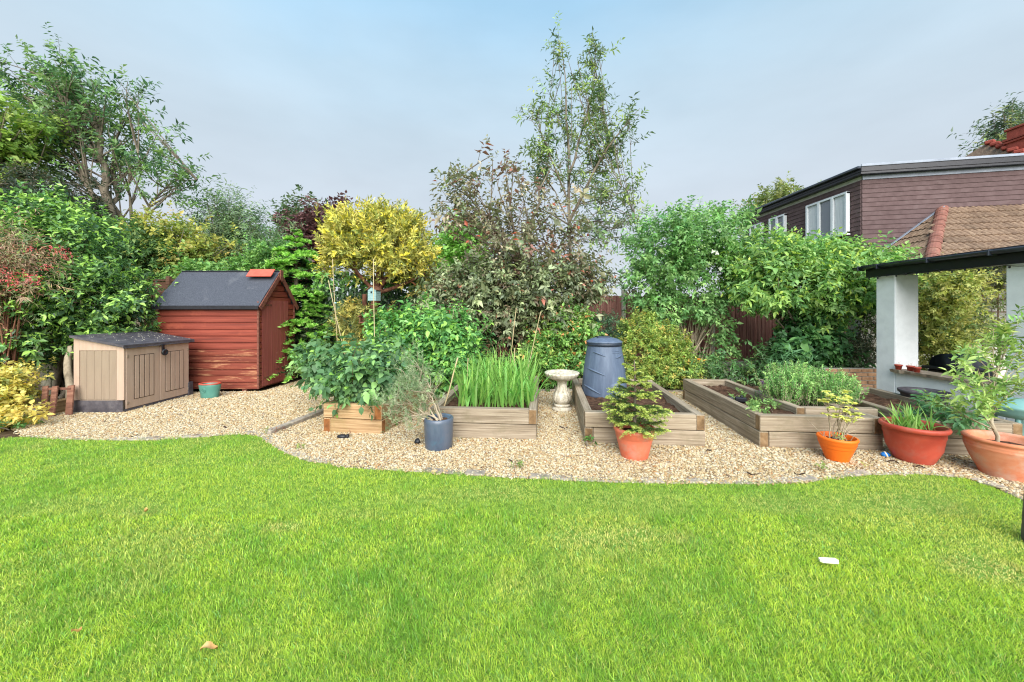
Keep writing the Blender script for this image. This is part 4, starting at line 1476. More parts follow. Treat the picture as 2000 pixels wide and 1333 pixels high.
# ------------------------------------------------------------------ pots and garden things
def pot(name, label, c, R, H, rb, mat, rim=.05, rimh=.06, soilm=None, style='rim', sx=1, sy=1, group=None, bands=()):
    root = thing(name, label, 'plant pot', (c[0], c[1], 0), 0, group)
    if style == 'rim':
        prof = [(0, .004), (rb * .97, .0), (rb, .012), (rb + (R - rim * .45 - rb) * .45, H * .35), (R - rim * .55, H - rimh * 1.9), (R - rim * .50, H - rimh * 1.75), (R - rim * .42, H - rimh * 1.7), (R - rim * .36, H - rimh),
                (R - .008, H - rimh * .8), (R, H - rimh * .5), (R - .004, H - rimh * .12), (R - .018, H), (R - rim * .6, H - .004), (R - rim * .75, H - .03), (R - rim * .85, H * .55), (0, H * .5)]
    elif style == 'bowl':
        prof = [(0, .004), (rb * .97, 0), (rb * 1.02, .015), (rb * 1.12, H * .10), (rb + (R - rb) * .55, H * .38), (R - rim * .75, H * .70), (R - rim * .62, H * .72), (R - rim * .60, H * .85), (R - rim * .5, H - rimh),
                (R - .006, H - rimh * .75), (R, H - rimh * .4), (R - .006, H - .008), (R - .02, H), (R - rim * .7, H - .006), (R - rim * .95, H - .05), (R - rim * 1.1, H * .6), (0, H * .55)]
    elif style == 'clay':
        prof = [(0, .004), (rb * .98, 0), (rb, .012), (rb * 1.05, H * .12), (rb + (R - rb) * .62, H * .45), (R * .985, H * .74), (R * .992, H * .755), (R * .985, H * .77), (R * .99, H * .82), (R * .995, H * .835), (R * .985, H * .85),
                (R * .985, H - .035), (R + .008, H - .028), (R + .012, H - .012), (R + .002, H), (R - .03, H), (R - .042, H - .02), (R - .06, H * .7), (0, H * .66)]
    else:     # straight glazed cylinder
        prof = [(0, .004), (rb * .96, 0), (rb, .012), (rb * 1.02, H * .3), (R, H - .05), (R * 1.0, H - .012), (R - .010, H), (R - .022, H), (R - .028, H - .02), (R - .035, H * .7), (0, H * .68)]
    MB().lathe(prof, 56, mi=0, sx=sx, sy=sy).build('pot', mat, root)
    if soilm:
        zs = H * (.80 if style != 'straight' else .88)
        rr = (R - rim) * .93
        rng = np.random.default_rng(int(H * 1000))
        V = [(0, 0, zs + .015)]
        for k_, q in ((1, .5), (2, 1.0)):
            for j in range(24):
                t = 2 * math.pi * j / 24
                V.append((rr * q * math.cos(t) * sx, rr * q * math.sin(t) * sy, zs + rng.normal(0, .006)))
        Fs = [[0, 1 + j, 1 + (j + 1) % 24] for j in range(24)] + [[1 + j, 25 + j, 25 + (j + 1) % 24, 1 + (j + 1) % 24] for j in range(24)]
        b = MB(); b.add(V, Fs); b.build('compost', soilm, root)
    return root


p_fir = (1.35, 4.08)
pot('plant_pot', 'salmon terracotta coloured pot holding the small fir tree', p_fir, .222, .335, .145, M_terra, soilm=M_soil)
p_or = (3.50, 3.98)
pot('plant_pot', 'bright orange plastic pot holding the twiggy azalea', p_or, .178, .262, .098, M_orange, rim=.036, rimh=.045, soilm=M_soil)
p_red = (4.31, 3.97)
pot('plant_pot', 'large red brown bowl planter with grassy leaves', p_red, .272, .40, .150, M_terrared, style='bowl', rim=.05, rimh=.06, soilm=M_soil)
p_clay = (4.80, 3.60)
pot('plant_pot', 'big aged terracotta pot with white bloom at the right edge', p_clay, .265, .37, .165, M_terraold, style='clay', soilm=M_soil)
p_blue = (-.865, 4.37)
pot('plant_pot', 'blue grey glazed cylinder pot with the leaning lavender', p_blue, .172, .355, .160, M_blueglaze, style='straight', soilm=M_soil)
p_teal = (-5.62, 6.88)
pot('plant_pot', 'empty teal oval pot with red brown rim in front of the shed', p_teal, .185, .27, .155, M_teal, style='straight', sx=1.0, sy=.7)
# the terracotta coloured rim and round badge of the teal pot
tr = [o for o in bpy.data.objects if o.get('label', '').startswith('empty teal')][0]
MB().lathe([(.150, .262), (.187, .250), (.188, .266), (.182, .276), (.160, .276), (.150, .262)], 40, sx=1, sy=.7).build('rim', M_terrared, tr)
bd = MB()
bd.lathe([(.032, 0), (.036, .004), (.040, 0)], 20)
for s in (-1, 1): bd.box((s * .008, .0, .002), (.006, .03, .006), .001)
bd.box((0, .0, .002), (.024, .006, .006), .001)
bd.build('badge', M_teal, tr, Matrix.Translation((-.02, -.127, .155)) @ Matrix.Rotation(math.pi / 2 + .03, 4, 'X'))

tub = thing('black_tub', 'round black rubber tub against the low white wall', 'tub', (5.86, 5.26, 0))
MB().lathe([(0, .004), (.19, 0), (.20, .02), (.235, .42), (.262, .44), (.266, .475), (.256, .48), (.236, .46), (.20, .08), (0, .07)], 40).build('shell', M_darkplast, tub)
MB().box((-.05, -.245, .38), (.014, .03, .16), .003).build('handle', M_black, tub)

# three small red pots on the stone sill
for i, (x, y) in enumerate(((6.20, 5.93), (6.25, 5.80), (6.21, 5.67))):
    r = thing('seedling_pot', ['small red seedling pot on the sill nearest the pillar', 'middle small red seedling pot on the sill, set back', 'small red seedling pot on the sill, farthest from the pillar'][i], 'seedling pot', (x, y, .669), 0, 'small red pots on the sill')
    MB().lathe([(0, .003), (.033, 0), (.042, .062), (.050, .062), (.051, .080), (.045, .082), (.042, .06), (0, .055)], 20).build('pot', M_terrared, r)
    sm_ = MB()
    for k_ in range(3):
        sm_.tube([(.01 * (k_ - 1), 0, .055), (.02 * (k_ - 1), .006, .095), (.03 * (k_ - 1), .0, .11 + .01 * k_)], .002, 4)
    sm_.build('seedling', M_cane, r)


def compost_bin():
    c = W(1180, 768, 5.95)
    root = thing('compost_bin', 'tapered slate blue plastic compost bin with lid standing in the raised bed', 'compost bin', (c[0], c[1], .27))
    H = .80
    prof = [(0, 0), (.352, 0), (.356, .03), (.345, .20), (.325, .40), (.298, .60), (.268, .76), (.262, H), (0, H)]
    rad = lambda z: np.interp(z, [p[1] for p in prof[1:-1]], [p[0] for p in prof[1:-1]])
    MB().lathe(prof, 64).build('body', M_bin, root)
    MB().lathe([(.255, H - .012), (.278, H - .010), (.284, H + .012), (.278, H + .034), (.255, H + .036)], 56).build('neck_ring', M_bindark, root)
    lid = MB().lathe([(.255, H + .030), (.282, H + .034), (.286, H + .052), (.262, H + .066), (.20, H + .098), (.12, H + .116), (.0, H + .122)], 56).build('lid', M_bin, root)
    MB().box((-.02, -.03, H + .122), (.20, .09, .030), .012).build('handle', M_bindark, lid)
    # raised curved ribs moulded on the body
    for z0, a0, a1, dz in ((.70, -2.45, -1.75, -.06), (.44, -2.75, -1.75, -.09), (.17, -2.9, -1.95, -.10), (.62, -1.2, -.6, .05), (.05, -1.7, -1.1, -.03)):
        pts = []
        for u in np.linspace(0, 1, 14):
            a = a0 + (a1 - a0) * u
            z = z0 + dz * u ** 1.6
            r = rad(z) + .002
            pts.append((r * math.cos(a), r * math.sin(a), z))
        MB().tube(pts, .013 * np.sin(np.linspace(.25, math.pi - .1, 14)) + .003, 6).build('rib', M_bin, root)
    for z in (.715, .69):
        pts = [((rad(z) + .001) * math.cos(a), (rad(z) + .001) * math.sin(a), z) for a in np.linspace(-1.35, -.9, 8)]
        MB().tube(pts, .005, 5).build('rib', M_bin, root)
    # hatch low on the right
    hp = MB()
    V, n, k = [], 12, 8
    for j in range(k + 1):
        for i in range(n + 1):
            u, v = i / n, j / k
            a = -1.55 + .85 * u
            z = .05 + .21 * v * (1 - .25 * (2 * u - 1) ** 2 * v)
            e = .035 * (1 - abs(2 * u - 1) ** 4) * (1 - abs(2 * v - 1) ** 6)
            r = rad(z) + .002 + e
            V.append((r * math.cos(a), r * math.sin(a), z))
    hp.add(V, [[j * (n + 1) + i, j * (n + 1) + i + 1, (j + 1) * (n + 1) + i + 1, (j + 1) * (n + 1) + i] for j in range(k) for i in range(n)], 0, True)
    hp.build('hatch', M_bin, root)


compost_bin()


def birdbath():
    root = thing('bird_bath', 'weathered pale stone bird bath with fluted bowl on a leafy pedestal', 'bird bath', (.815, 6.03, 0))
    MB().lathe([(0, 0), (.155, 0), (.165, .015), (.158, .035), (.125, .05), (.118, .065), (.135, .075), (.130, .095), (.09, .105)], 8 * 5, mod=lambda t, i, z: 1 + .0 * t).build('base', M_castone, root)
    MB().lathe([(.085, .10), (.115, .13), (.138, .18), (.130, .24), (.098, .31), (.075, .37), (.070, .42), (.085, .47), (.10, .49)], 64,
               mod=lambda t, i, z: 1 + (.10 * abs(math.sin(t * 4)) + .03 * math.sin(t * 16) if .12 < z < .46 else 0)).build('pedestal', M_castone, root)
    lf = MB()
    for i in range(8):
        a = i * math.pi / 4 + .2
        for z0, z1, r0, r1 in ((.15, .29, .150, .125), (.27, .39, .122, .100)):
            da = .20 if z0 < .2 else .16
            P = lambda aa, r, z: (r * math.cos(aa), r * math.sin(aa), z)
            lf.add([P(a, r0, z0), P(a - da, r0 * .98, (z0 + z1) / 2), P(a, r1 + .022, z1), P(a + da, r0 * .98, (z0 + z1) / 2), P(a, r0 * 1.03, (z0 + z1) / 2)], [[0, 4, 1], [1, 4, 2], [0, 3, 4], [3, 2, 4]], 0, True)
    lf.build('leaf_relief', M_castone, root)
    sc_ = lambda t, i, z: 1 + (.035 * abs(math.sin(t * 12)) if i < 6 else .02 * abs(math.sin(t * 12)))
    MB().lathe([(.09, .475), (.14, .49), (.205, .515), (.250, .55), (.272, .59), (.276, .605), (.268, .615), (.245, .612), (.215, .585), (.12, .56), (0, .555)], 96, mod=sc_).build('bowl', M_castone, root)


birdbath()


def cane(name, label, a, b, r=.007, group=None):
    root = thing(name, label, 'cane', a, 0, group)
    d = np.array(b) - np.array(a)
    n = 9
    t = np.linspace(0, 1, n)
    pts = d * t[:, None] + np.stack([.006 * np.sin(t * 5), .004 * np.sin(t * 7), 0 * t], 1)
    rad = np.full(n, r); rad[2::3] *= 1.18
    MB().tube(pts, rad, 7).build('stick', M_cane, root)
    return root


for lab, a, b in (('bamboo cane rising upright above the bramble on the left', W(659, 690, 6.3), W(650, 506, 6.3)), ('slanting bamboo cane crossing the upright one on the left', W(672, 690, 6.35), W(642, 548, 6.35)),
                  ('tall bamboo cane in front of the blue bird box', W(731, 690, 5.9), W(730, 506, 5.9)), ('short cane tip showing above the raspberry leaves', W(754, 690, 6.6), W(754, 630, 6.6)),
                  ('pale stick leaning at the left corner of the iris bed', W(868, 792, 5.0), W(895, 699, 5.0)), ('thin cane among the left iris leaves', W(912, 745, 5.6), W(915, 700, 5.6)),
                  ('tall slanting cane left of centre behind the irises', W(993, 730, 6.4), W(1009, 602, 6.4)), ('tall slanting cane at the right end of the irises', W(1030, 722, 6.3), W(1057, 609, 6.3)),
                  ('thin cane stub in the middle of the irises', W(1005, 745, 5.9), W(1006, 680, 5.9)), ('short cane at the back of the chive bed', W(1505, 742, 6.4), W(1505, 724, 6.4))):
    a = a.copy(); b = b.copy()
    zt = .28
    if a[2] > zt:
        a = a + (b - a) * (zt - a[2]) / (b[2] - a[2])
    cane('bamboo_cane', lab, a, b, .006 if 'pale stick' not in lab else .009, 'bamboo canes')
tie = thing('garden_tie', 'blue plastic tie holding two crossed canes', 'tie', W(655, 592, 6.31))
MB().lathe([(.018, -.012), (.024, 0), (.018, .012), (.012, 0), (.018, -.012)], 10).build('loop', M_birdbox, tie)


def bird_box():
    c = W(731, 576, 8.1)
    root = thing('bird_box', 'pale blue wooden bird box under the golden cypress', 'bird box', c, -.25)
    body = MB()
    for i in range(6):
        body.box((0, 0, -.115 + i * .040), (.20, .18, .038), .003)
    body.prism([(-.095, -.088, .103), (.095, -.088, .103), (0, -.088, .165)], np.zeros(3), np.array((0, .17, 0)))
    body.build('box', M_birdbox, root)
    MB().lathe([(.001, 0), (.020, 0), (.020, .004), (.001, .004)], 14).build('entrance_hole', M_hole, root, Matrix.Translation((-.01, -.0905, .05)) @ Matrix.Rotation(math.pi / 2, 4, 'X'))
    for s in (-1, 1):
        R = np.array(Matrix.Rotation(s * .62, 3, 'Y'))
        MB().box((s * .062, 0, .140), (.165, .24, .016), .003, R=R).build('roof_board', M_rustwood, root)
    c2 = W(714, 622, 7.9)
    r2 = thing('bird_feeder', 'rusty brown hanging bird table with a pitched roof', 'bird feeder', c2, .3)
    b = MB()
    b.box((0, 0, -.09), (.26, .20, .02), .003)
    b.build('tray', M_rustwood, r2)
    MB().prism([(-.10, .0, -.08), (.10, 0, -.08), (.10, 0, .03), (0, 0, .085), (-.10, 0, .03)], np.array((0, .07, 0)), np.array((0, .085, 0))).build('back_panel', M_rustwood, r2)
    for s in (-1, 1):
        MB().box((s * .105, 0, -.02), (.016, .16, .13), .003).build('side_panel', M_rustwood, r2)
        R = np.array(Matrix.Rotation(s * .5, 3, 'Y'))
        MB().box((s * .07, 0, .075), (.17, .22, .014), .003, R=R).build('roof_board', M_rustwood, r2)
    MB().tube([(0, 0, .1), (.0, .0, .26)], .004, 4).build('wire', M_black, r2)


bird_box()


# black hose fitting on the soil of the long bed
hf = thing('hose_fitting', 'black tubular hose fitting lying on the soil of the seedling bed', 'hose fitting', (*W(1422, 775, 5.45)[:2], .325), -.62)
for a, b, r in ((-.16, -.02, .032), (-.02, .08, .022)):
    MB().lathe([(.001, a), (r, a), (r * 1.05, a + .02), (r, b - .01), (.001, b)], 16).build('tube', M_black, hf, Matrix.Rotation(math.pi / 2, 4, 'Y'))
MB().box((.16, 0, .0), (.15, .085, .07), .024).build('head', M_black, hf)
MB().lathe([(.001, 0), (.02, 0), (.016, .03), (.001, .03)], 12).build('cap', M_black, hf, T3(.17, 0, .033))

# things lying on the gravel and the lawn
def lump(name, label, cat, c, size, mat, z=.0, rz=0, seed=0, extra=None):
    root = thing(name, label, cat, (c[0], c[1], z), rz)
    rng = np.random.default_rng(seed)
    n, m = 14, 8
    V, Fs = [], []
    ph = rng.uniform(0, 6, 4)
    prof = []
    for i in range(m + 1):
        t = math.pi * i / m
        prof.append((math.sin(t), -math.cos(t)))
    b = MB().lathe([(max(p[0], .001), p[1]) for p in prof], n, mod=lambda t, i, z_: 1 + .10 * math.sin(2 * t + ph[0]) + .06 * math.sin(3 * t + ph[1] + z_ * 2))
    b.v = [(v[0] * size[0], v[1] * size[1], max(v[2], -.9) * size[2] + size[2] * .85) for v in b.v]
    b.build('shell', mat, root)
    return root


r = lump('garden_light', 'fallen black garden spotlight on the gravel by the short bed', 'garden light', G(668, 857), (.062, .036, .030), M_black, rz=.1, seed=1)
MB().lathe([(.001, 0), (.026, 0), (.030, .03), (.001, .032)], 12).build('lamp_head', M_black, r, Matrix.Translation((.055, -.01, .03)) @ Matrix.Rotation(math.pi / 2, 4, 'Y'))
MB().tube([(.06, 0, .04), (.10, .01, .07), (.085, .02, .10)], .004, 5).build('cable', M_rustwood, r)
r = lump('garden_light', 'small black spotlight head beside the blue glazed pot', 'garden light', G(815, 868), (.034, .030, .030), M_black, seed=2)
MB().lathe([(.001, 0), (.024, 0), (.030, .034), (.001, .03)], 12).build('lamp_head', M_black, r, Matrix.Translation((.01, -.01, .035)) @ Matrix.Rotation(.9, 4, 'X'))
r = lump('dog_ball', 'blue rubber dog toy with white band on the gravel by the red planter', 'toy', G(1729, 893), (.040, .032, .030), M_blue, rz=-.5, seed=3)
MB().lathe([(.0335, -.006), (.0352, 0), (.0335, .006)], 20).build('band', M_paper, r, Matrix.Translation((.006, 0, .028)) @ Matrix.Rotation(1.2, 4, 'Y'))


def flat_leaf(name, label, cat, c, L, Wd, mat, z, rz, seed, group=None):
    rng = np.random.default_rng(seed)
    root = thing(name, label, cat, (c[0], c[1], z), rz, group)
    n = 8
    V = []
    for i in range(n):
        u = i / (n - 1)
        hw = Wd * .5 * math.sin(math.pi * (u * .92 + .05)) ** .8 * rng.uniform(.75, 1.15)
        zz = .012 * math.sin(u * 5 + seed)
        V += [((u - .5) * L, -hw, zz + .012), ((u - .5) * L, 0, zz), ((u - .5) * L, hw * rng.uniform(.7, 1.1), zz + .010)]
    Fs = [[3 * i + j, 3 * i + 3 + j, 3 * i + 4 + j, 3 * i + 1 + j] for i in range(n - 1) for j in range(2)]
    b = MB(); b.add(V, Fs, 0, True); b.build('blade', mat, root)
    return root


for i, (px, py, L, Wd, lab) in enumerate(((408, 1287, .066, .040, 'large curled tan dead leaf lying low on the lawn'), (150, 1252, .04, .03, 'small tan dead leaf on the lawn left of the large one'), (285, 1011, .05, .03, 'tan dead leaf far up the left lawn'))):
    flat_leaf('dead_leaf', lab, 'leaf', G(px, py - 4), L, Wd, M_dryleaf, .038, .4 + i, i, 'dead leaves on the lawn')
r = thing('stone_chip', 'pale flat stone chip lying on the lawn on the right', 'stone', (*G(1618, 1106), .03), -.1)
MB().prism([(-.055, -.008, 0), (-.045, -.020, 0), (.044, -.022, 0), (.056, -.006, 0), (.048, .016, 0), (-.05, .014, 0)], np.zeros(3), np.array((0, 0, .014))).build('chip', M_paper, r)
rng0 = np.random.default_rng(33)
for i, (px, py, lab) in enumerate(((1385, 884, 'dark dead leaf on the gravel right of the compost bed'), (1000, 905, 'single dark dead leaf in the middle of the gravel'), (1470, 930, 'dark dead leaf by the lawn edge right of centre'), (1562, 930, 'long dark dead leaf by the lawn edge'),
                                   (1638, 905, 'dark twig like leaf by the orange pot'), (1742, 906, 'dark dead leaf between the ball and the red planter'), (1798, 916, 'dark dead leaf in front of the red planter'), (440, 838, 'dark dead leaf strip near the left lawn edge'), (1100, 838, 'dark dead leaf between the beds'), (262, 855, 'dark dead leaf on the far left gravel'))):
    flat_leaf('fallen_leaf', lab, 'leaf', G(px, py), rng0.uniform(.06, .12), rng0.uniform(.015, .035), M_darkleaf, .016, rng0.uniform(-.5, .5), i, 'dark leaves on the gravel')

# teal planter behind the terracotta pot, barbecue in the shelter, upright at the right edge
tl = thing('teal_planter', 'pale teal plastic planter on legs beside the white pillar', 'planter', (5.80, 4.22, 0))
MB().lathe([(0, .40), (.20, .40), (.25, .46), (.262, .50), (.27, .51), (.27, .535), (.25, .54), (.22, .56), (.10, .60), (0, .605)], 40).build('bowl', M_tealpale, tl)
for a in (.6, 2.2, 3.7, 5.2):
    MB().tube([(.17 * math.cos(a), .17 * math.sin(a), .42), (.22 * math.cos(a), .22 * math.sin(a), 0)], .022, 8).build('leg', M_tealpale, tl)
bq = thing('barbecue', 'black covered barbecue standing inside the white shelter', 'barbecue', (7.75, 6.4, -.10), .15)
bq.scale = (.80, .8, .92)
MB().box((0, 0, .45), (.9, .55, .62), .03).build('cabinet', M_blackpaint, bq)
MB().box((0, 0, .79), (1.15, .58, .05), .01).build('shelf', M_black, bq)
hb = MB()
V = []
for i in range(2):
    for j in range(11):
        t = math.pi * j / 10
        V.append(((i - .5) * .8, -.27 * math.cos(t), .82 + .24 * math.sin(t)))
hb.add(V, [[j, j + 1, 11 + j + 1, 11 + j] for j in range(10)] + [list(range(11))[::-1], list(range(11, 22))], 0, True)
hb.build('hood', M_blackpaint, bq)
for s in (-1, 1):
    MB().box((s * .4, 0, .07), (.05, .5, .14), .01).build('leg', M_black, bq)
gp = thing('garden_sack', 'dark grey upright edge of a covered object at the right border of the lawn', 'cover', (3.63, 2.54, 0))
MB().lathe([(0, 0), (.075, .0), (.078, .02), (.070, .2), (.066, .42), (.055, .455), (0, .46)], 20, mod=lambda t, i, z: 1 + .05 * math.sin(3 * t + z * 9)).build('cover', M_darkplast, gp)

# ------------------------------------------------------------------ trees and shrubs
def airy_tree(name, label, trunks, lobes, ntarget, sub, nleafpt, pal, nl, twig, L, Wd, r_trunk, seed, base, barkm=None, group=None, subr=.5, mat=None, lowfrac=(.3, .9), r0=.03, hires=False, jit=.3, lo=.4, lump=.12, sag=.2, **kw):
    rng = np.random.default_rng(seed)
    o = np.array(base, float)
    root = thing(name, label, 'tree' if 'shrub' not in name and 'bush' not in name else 'shrub', base, 0, group)
    tm = MB()
    for i, t in enumerate(trunks):
        r = r_trunk * (1 - .18 * i)
        tm.tube(t - o, np.linspace(r, r * .12, len(t)), 8, caps=False)
    tm.build('trunk', barkm or M_bark, root)
    tg, _, _ = lobe_points(rng, lobes, ntarget, lo, 1.0, lump)
    bm = MB()
    tips, dirs = limbs(bm, rng, trunks, tg, r0, .007, sag, lowfrac, 8, sub, subr)
    bm.v = [(v[0] - o[0], v[1] - o[1], v[2] - o[2]) for v in bm.v]
    bm.build('branch', barkm or M_bark, root)
    lv = Leaves()
    rep = max(1, int(round(nleafpt / len(tips))))
    P = np.repeat(tips, rep, 0) + rng.normal(0, jit * .5, (len(tips) * rep, 3))
    Dd = np.repeat(dirs, rep, 0)
    sprigs(lv, rng, P, Dd, nl, twig, L, Wd, pal, **kw)
    link('crown', leafmesh('crown', lv, mat or M_leaf, hi=hires, origin=o), root)
    return root


g_mid, g_dark, g_lite, g_lime = (96, 150, 70), (62, 112, 58), (136, 188, 84), (176, 206, 76)

# big multi-stemmed tree on the left, beyond the fence
Z = 11.5
rngt = np.random.default_rng(2)
Bt = W(232, 520, Z); Bt[2] = 0
tr1 = trunkpath([Bt, W(238, 480, Z), W(206, 380, Z), W(205, 300, Z), W(160, 190, Z), W(60, 140, Z)], 18, rngt, .05)
tr2 = trunkpath([Bt + (.15, .2, 0), W(248, 470, Z + .3), W(228, 395, Z + .3), W(222, 310, Z + .3), W(235, 230, Z + .3)], 16, rngt, .05)
tr3 = trunkpath([Bt + (-.3, .1, 0), W(200, 470, Z - .2), W(168, 360, Z - .2), W(148, 270, Z - .2), W(120, 140, Z - .2)], 16, rngt, .06)
tr4 = trunkpath([Bt + (.5, .1, 0), W(278, 450, Z), W(290, 400, Z), W(330, 360, Z), W(385, 352, Z)], 14, rngt, .04)
tr5 = trunkpath([Bt + (.35, .3, 0), W(262, 460, Z + .2), W(252, 380, Z + .2), W(270, 300, Z)], 12, rngt, .05)
airy_tree('locust_tree', 'tall airy multi stemmed tree with thin leaning trunks on the left', [tr1, tr2, tr3, tr5, tr4],
          [pxlobe(60, 165, Z, 70, 45, 1.0), pxlobe(135, 205, Z, 100, 75, 1.3), pxlobe(230, 190, Z, 50, 55, 1.0), pxlobe(250, 280, Z, 75, 70, 1.2), pxlobe(140, 280, Z, 105, 62, 1.2), pxlobe(40, 260, Z, 60, 60, 1.0),
           pxlobe(325, 340, Z, 50, 30, .8), pxlobe(375, 365, Z, 24, 20, .6), pxlobe(40, 370, Z, 45, 30, 1.0), pxlobe(250, 345, Z, 40, 20, .7), pxlobe(130, 125, Z, 18, 14, .3)],
          150, 3, 1060, [((118, 160, 92), 4), ((70, 118, 66), 3), ((130, 172, 84), 3), ((104, 140, 104), 1)], 9, .34, .15, .056, .16, 11, Bt, barkm=M_bark, up=.2, droop=.35, outw=.6, subr=.7, r0=.032, jit=.22, lowfrac=(.72, .97), sag=.12)

Z = 10.2
Bm = np.array((-14.2, Z, 0))
trm = trunkpath([Bm, W(-20, 420, Z), W(0, 300, Z), W(40, 255, Z)], 12, rngt, .05)
airy_tree('maple_tree', 'yellow green leafy tree leaning in at the left edge', [trm], [pxlobe(-10, 240, Z, 70, 38, .8), pxlobe(50, 245, Z, 42, 30, .7), pxlobe(10, 290, Z, 60, 34, .8), pxlobe(-40, 320, Z, 60, 60, .9)],
          46, 3, 900, [((150, 184, 62), 4), ((120, 160, 60), 3), ((176, 200, 80), 2)], 8, .26, .13, .09, .12, 12, Bm, up=.15, droop=.4, r0=.04, jit=.35)
shrub('dark_conifer', 'dark brownish evergreen bush behind the laurel on the left', 'shrub', [pxlobe(95, 400, 10.2, 62, 55, .9), pxlobe(60, 450, 10.2, 80, 60, .9), pxlobe(130, 440, 10.2, 40, 50, .8)],
      [((62, 82, 62), 4), ((84, 92, 68), 3), ((100, 92, 74), 2)], 2600, 7, .22, .10, .035, base=W(90, 500, 10.2) * (1, 1, 0), seed=13, up=.3, stems=4)

# yellow-green tree, willow and hedge behind the shed
Z = 11
By = W(330, 600, Z) * (1, 1, 0)
airy_tree('golden_tree', 'yellow leaved spreading tree with dark horizontal twigs behind the shed', [trunkpath([By, W(332, 520, Z), W(345, 450, Z)], 8, rngt, .03), trunkpath([By, W(300, 520, Z), W(300, 460, Z)], 8, rngt, .03)],
          [pxlobe(345, 470, Z, 62, 38, .9), pxlobe(385, 500, Z, 55, 50, .9), pxlobe(305, 480, Z, 40, 50, .8), pxlobe(340, 530, Z, 95, 35, .9)], 80, 3, 1500,
          [((190, 190, 60), 4), ((160, 172, 60), 3), ((200, 176, 66), 1), ((130, 160, 66), 2)], 7, .22, .10, .06, .10, 14, By, droop=.2, r0=.035, sag=.05, jit=.4, up=.1)
shrub('green_shrub', 'green leafy shrub at the foot of the tall left tree', 'shrub', [pxlobe(265, 475, 10.6, 44, 34, .7), pxlobe(235, 500, 10.6, 55, 36, .7), pxlobe(300, 500, 10.6, 36, 30, .7)],
      [((92, 140, 66), 4), ((70, 112, 60), 3), ((128, 160, 70), 1)], 1500, 7, .2, .10, .045, base=W(265, 600, 10.6) * (1, 1, 0), seed=15)
Z = 13
Bw = W(450, 600, Z) * (1, 1, 0)
airy_tree('willow_tree', 'feathery grey green willow like tree behind the shed', [trunkpath([Bw, W(455, 520, Z), W(440, 420, Z)], 10, rngt, .05), trunkpath([Bw, W(470, 520, Z), W(500, 450, Z)], 10, rngt, .05)],
          [pxlobe(430, 425, Z, 45, 45, .9), pxlobe(465, 470, Z, 75, 60, 1.0), pxlobe(515, 490, Z, 45, 50, .9), pxlobe(420, 510, Z, 45, 45, .9), pxlobe(455, 420, Z, 18, 36, .5)], 110, 4, 1700,
          [((130, 160, 116), 4), ((104, 140, 92), 3), ((156, 184, 124), 2)], 8, .42, .15, .03, .10, 16, Bw, droop=.5, r0=.03, jit=.4, up=.3, subr=.7)
shrub('hedge_shrub', 'bright green hedge top showing just above the shed roof', 'shrub', [pxlobe(440, 545, 10.4, 95, 26, .6), pxlobe(530, 525, 10.4, 60, 40, .6)], [((110, 164, 66), 4), ((80, 130, 60), 3), ((150, 196, 80), 2)],
      1700, 6, .18, .09, .05, base=W(470, 600, 10.4) * (1, 1, 0), seed=17)
Z = 17
for nm, lab, lobes, pal, sd_ in (('purple_tree', 'distant purple leaved tree behind the golden cypress', [pxlobe(625, 445, Z, 36, 42, 1.2), pxlobe(600, 470, Z, 30, 40, 1.0), pxlobe(650, 430, Z, 24, 24, 1)], [((112, 70, 74), 4), ((136, 92, 92), 2), ((90, 62, 62), 2)], 18),
                                 ('distant_tree', 'distant green round tree behind the purple one', [pxlobe(605, 425, Z + 2, 34, 24, 1.2), pxlobe(570, 440, Z + 2, 22, 20, 1), pxlobe(590, 470, Z + 2, 50, 36, 1)], [((110, 136, 84), 4), ((84, 112, 70), 3)], 19),
                                 ('lime_tree', 'small bright lime green tree glimpsed between the cypress and the copper cherry', [pxlobe(905, 480, 13, 26, 22, .7), pxlobe(900, 520, 13, 40, 30, .7)], [((150, 206, 70), 4), ((120, 180, 60), 3)], 20),
                                 ('garden_tree', 'yellowish tree rising behind the roof of the brown house', [pxlobe(1545, 385, Z + 3, 34, 18, 1), pxlobe(1510, 405, Z + 3, 34, 16, 1), pxlobe(1480, 430, Z + 3, 30, 26, 1)], [((150, 160, 80), 4), ((120, 140, 70), 3)], 21)):
    zz = lobes[0][1]
    b = np.array((lobes[0][0], zz, 0))
    airy_tree(nm, lab, [trunkpath([b, (b[0], zz, lobes[0][2])], 8, rngt, .05)], lobes, 60, 3, 1500, pal, 6, .3, .16, .10, .14, sd_, b, jit=.6, r0=.04)
Z = 21
b = W(1965, 500, Z) * (1, 1, 0)
airy_tree('birch_tree', 'feathery birch tree behind the chimney on the far right', [trunkpath([b, W(1965, 330, Z), W(1962, 215, Z)], 12, rngt, .08)],
          [pxlobe(1960, 225, Z, 26, 26, .8), pxlobe(1950, 265, Z, 40, 30, 1), pxlobe(1925, 300, Z, 40, 24, 1), pxlobe(1985, 250, Z, 34, 36, 1), pxlobe(1975, 310, Z, 50, 30, 1)], 110, 4, 800,
          [((112, 138, 110), 4), ((90, 116, 90), 3), ((156, 170, 90), 2)], 6, .5, .24, .07, .14, 22, b, droop=.6, jit=.15, subr=.8)

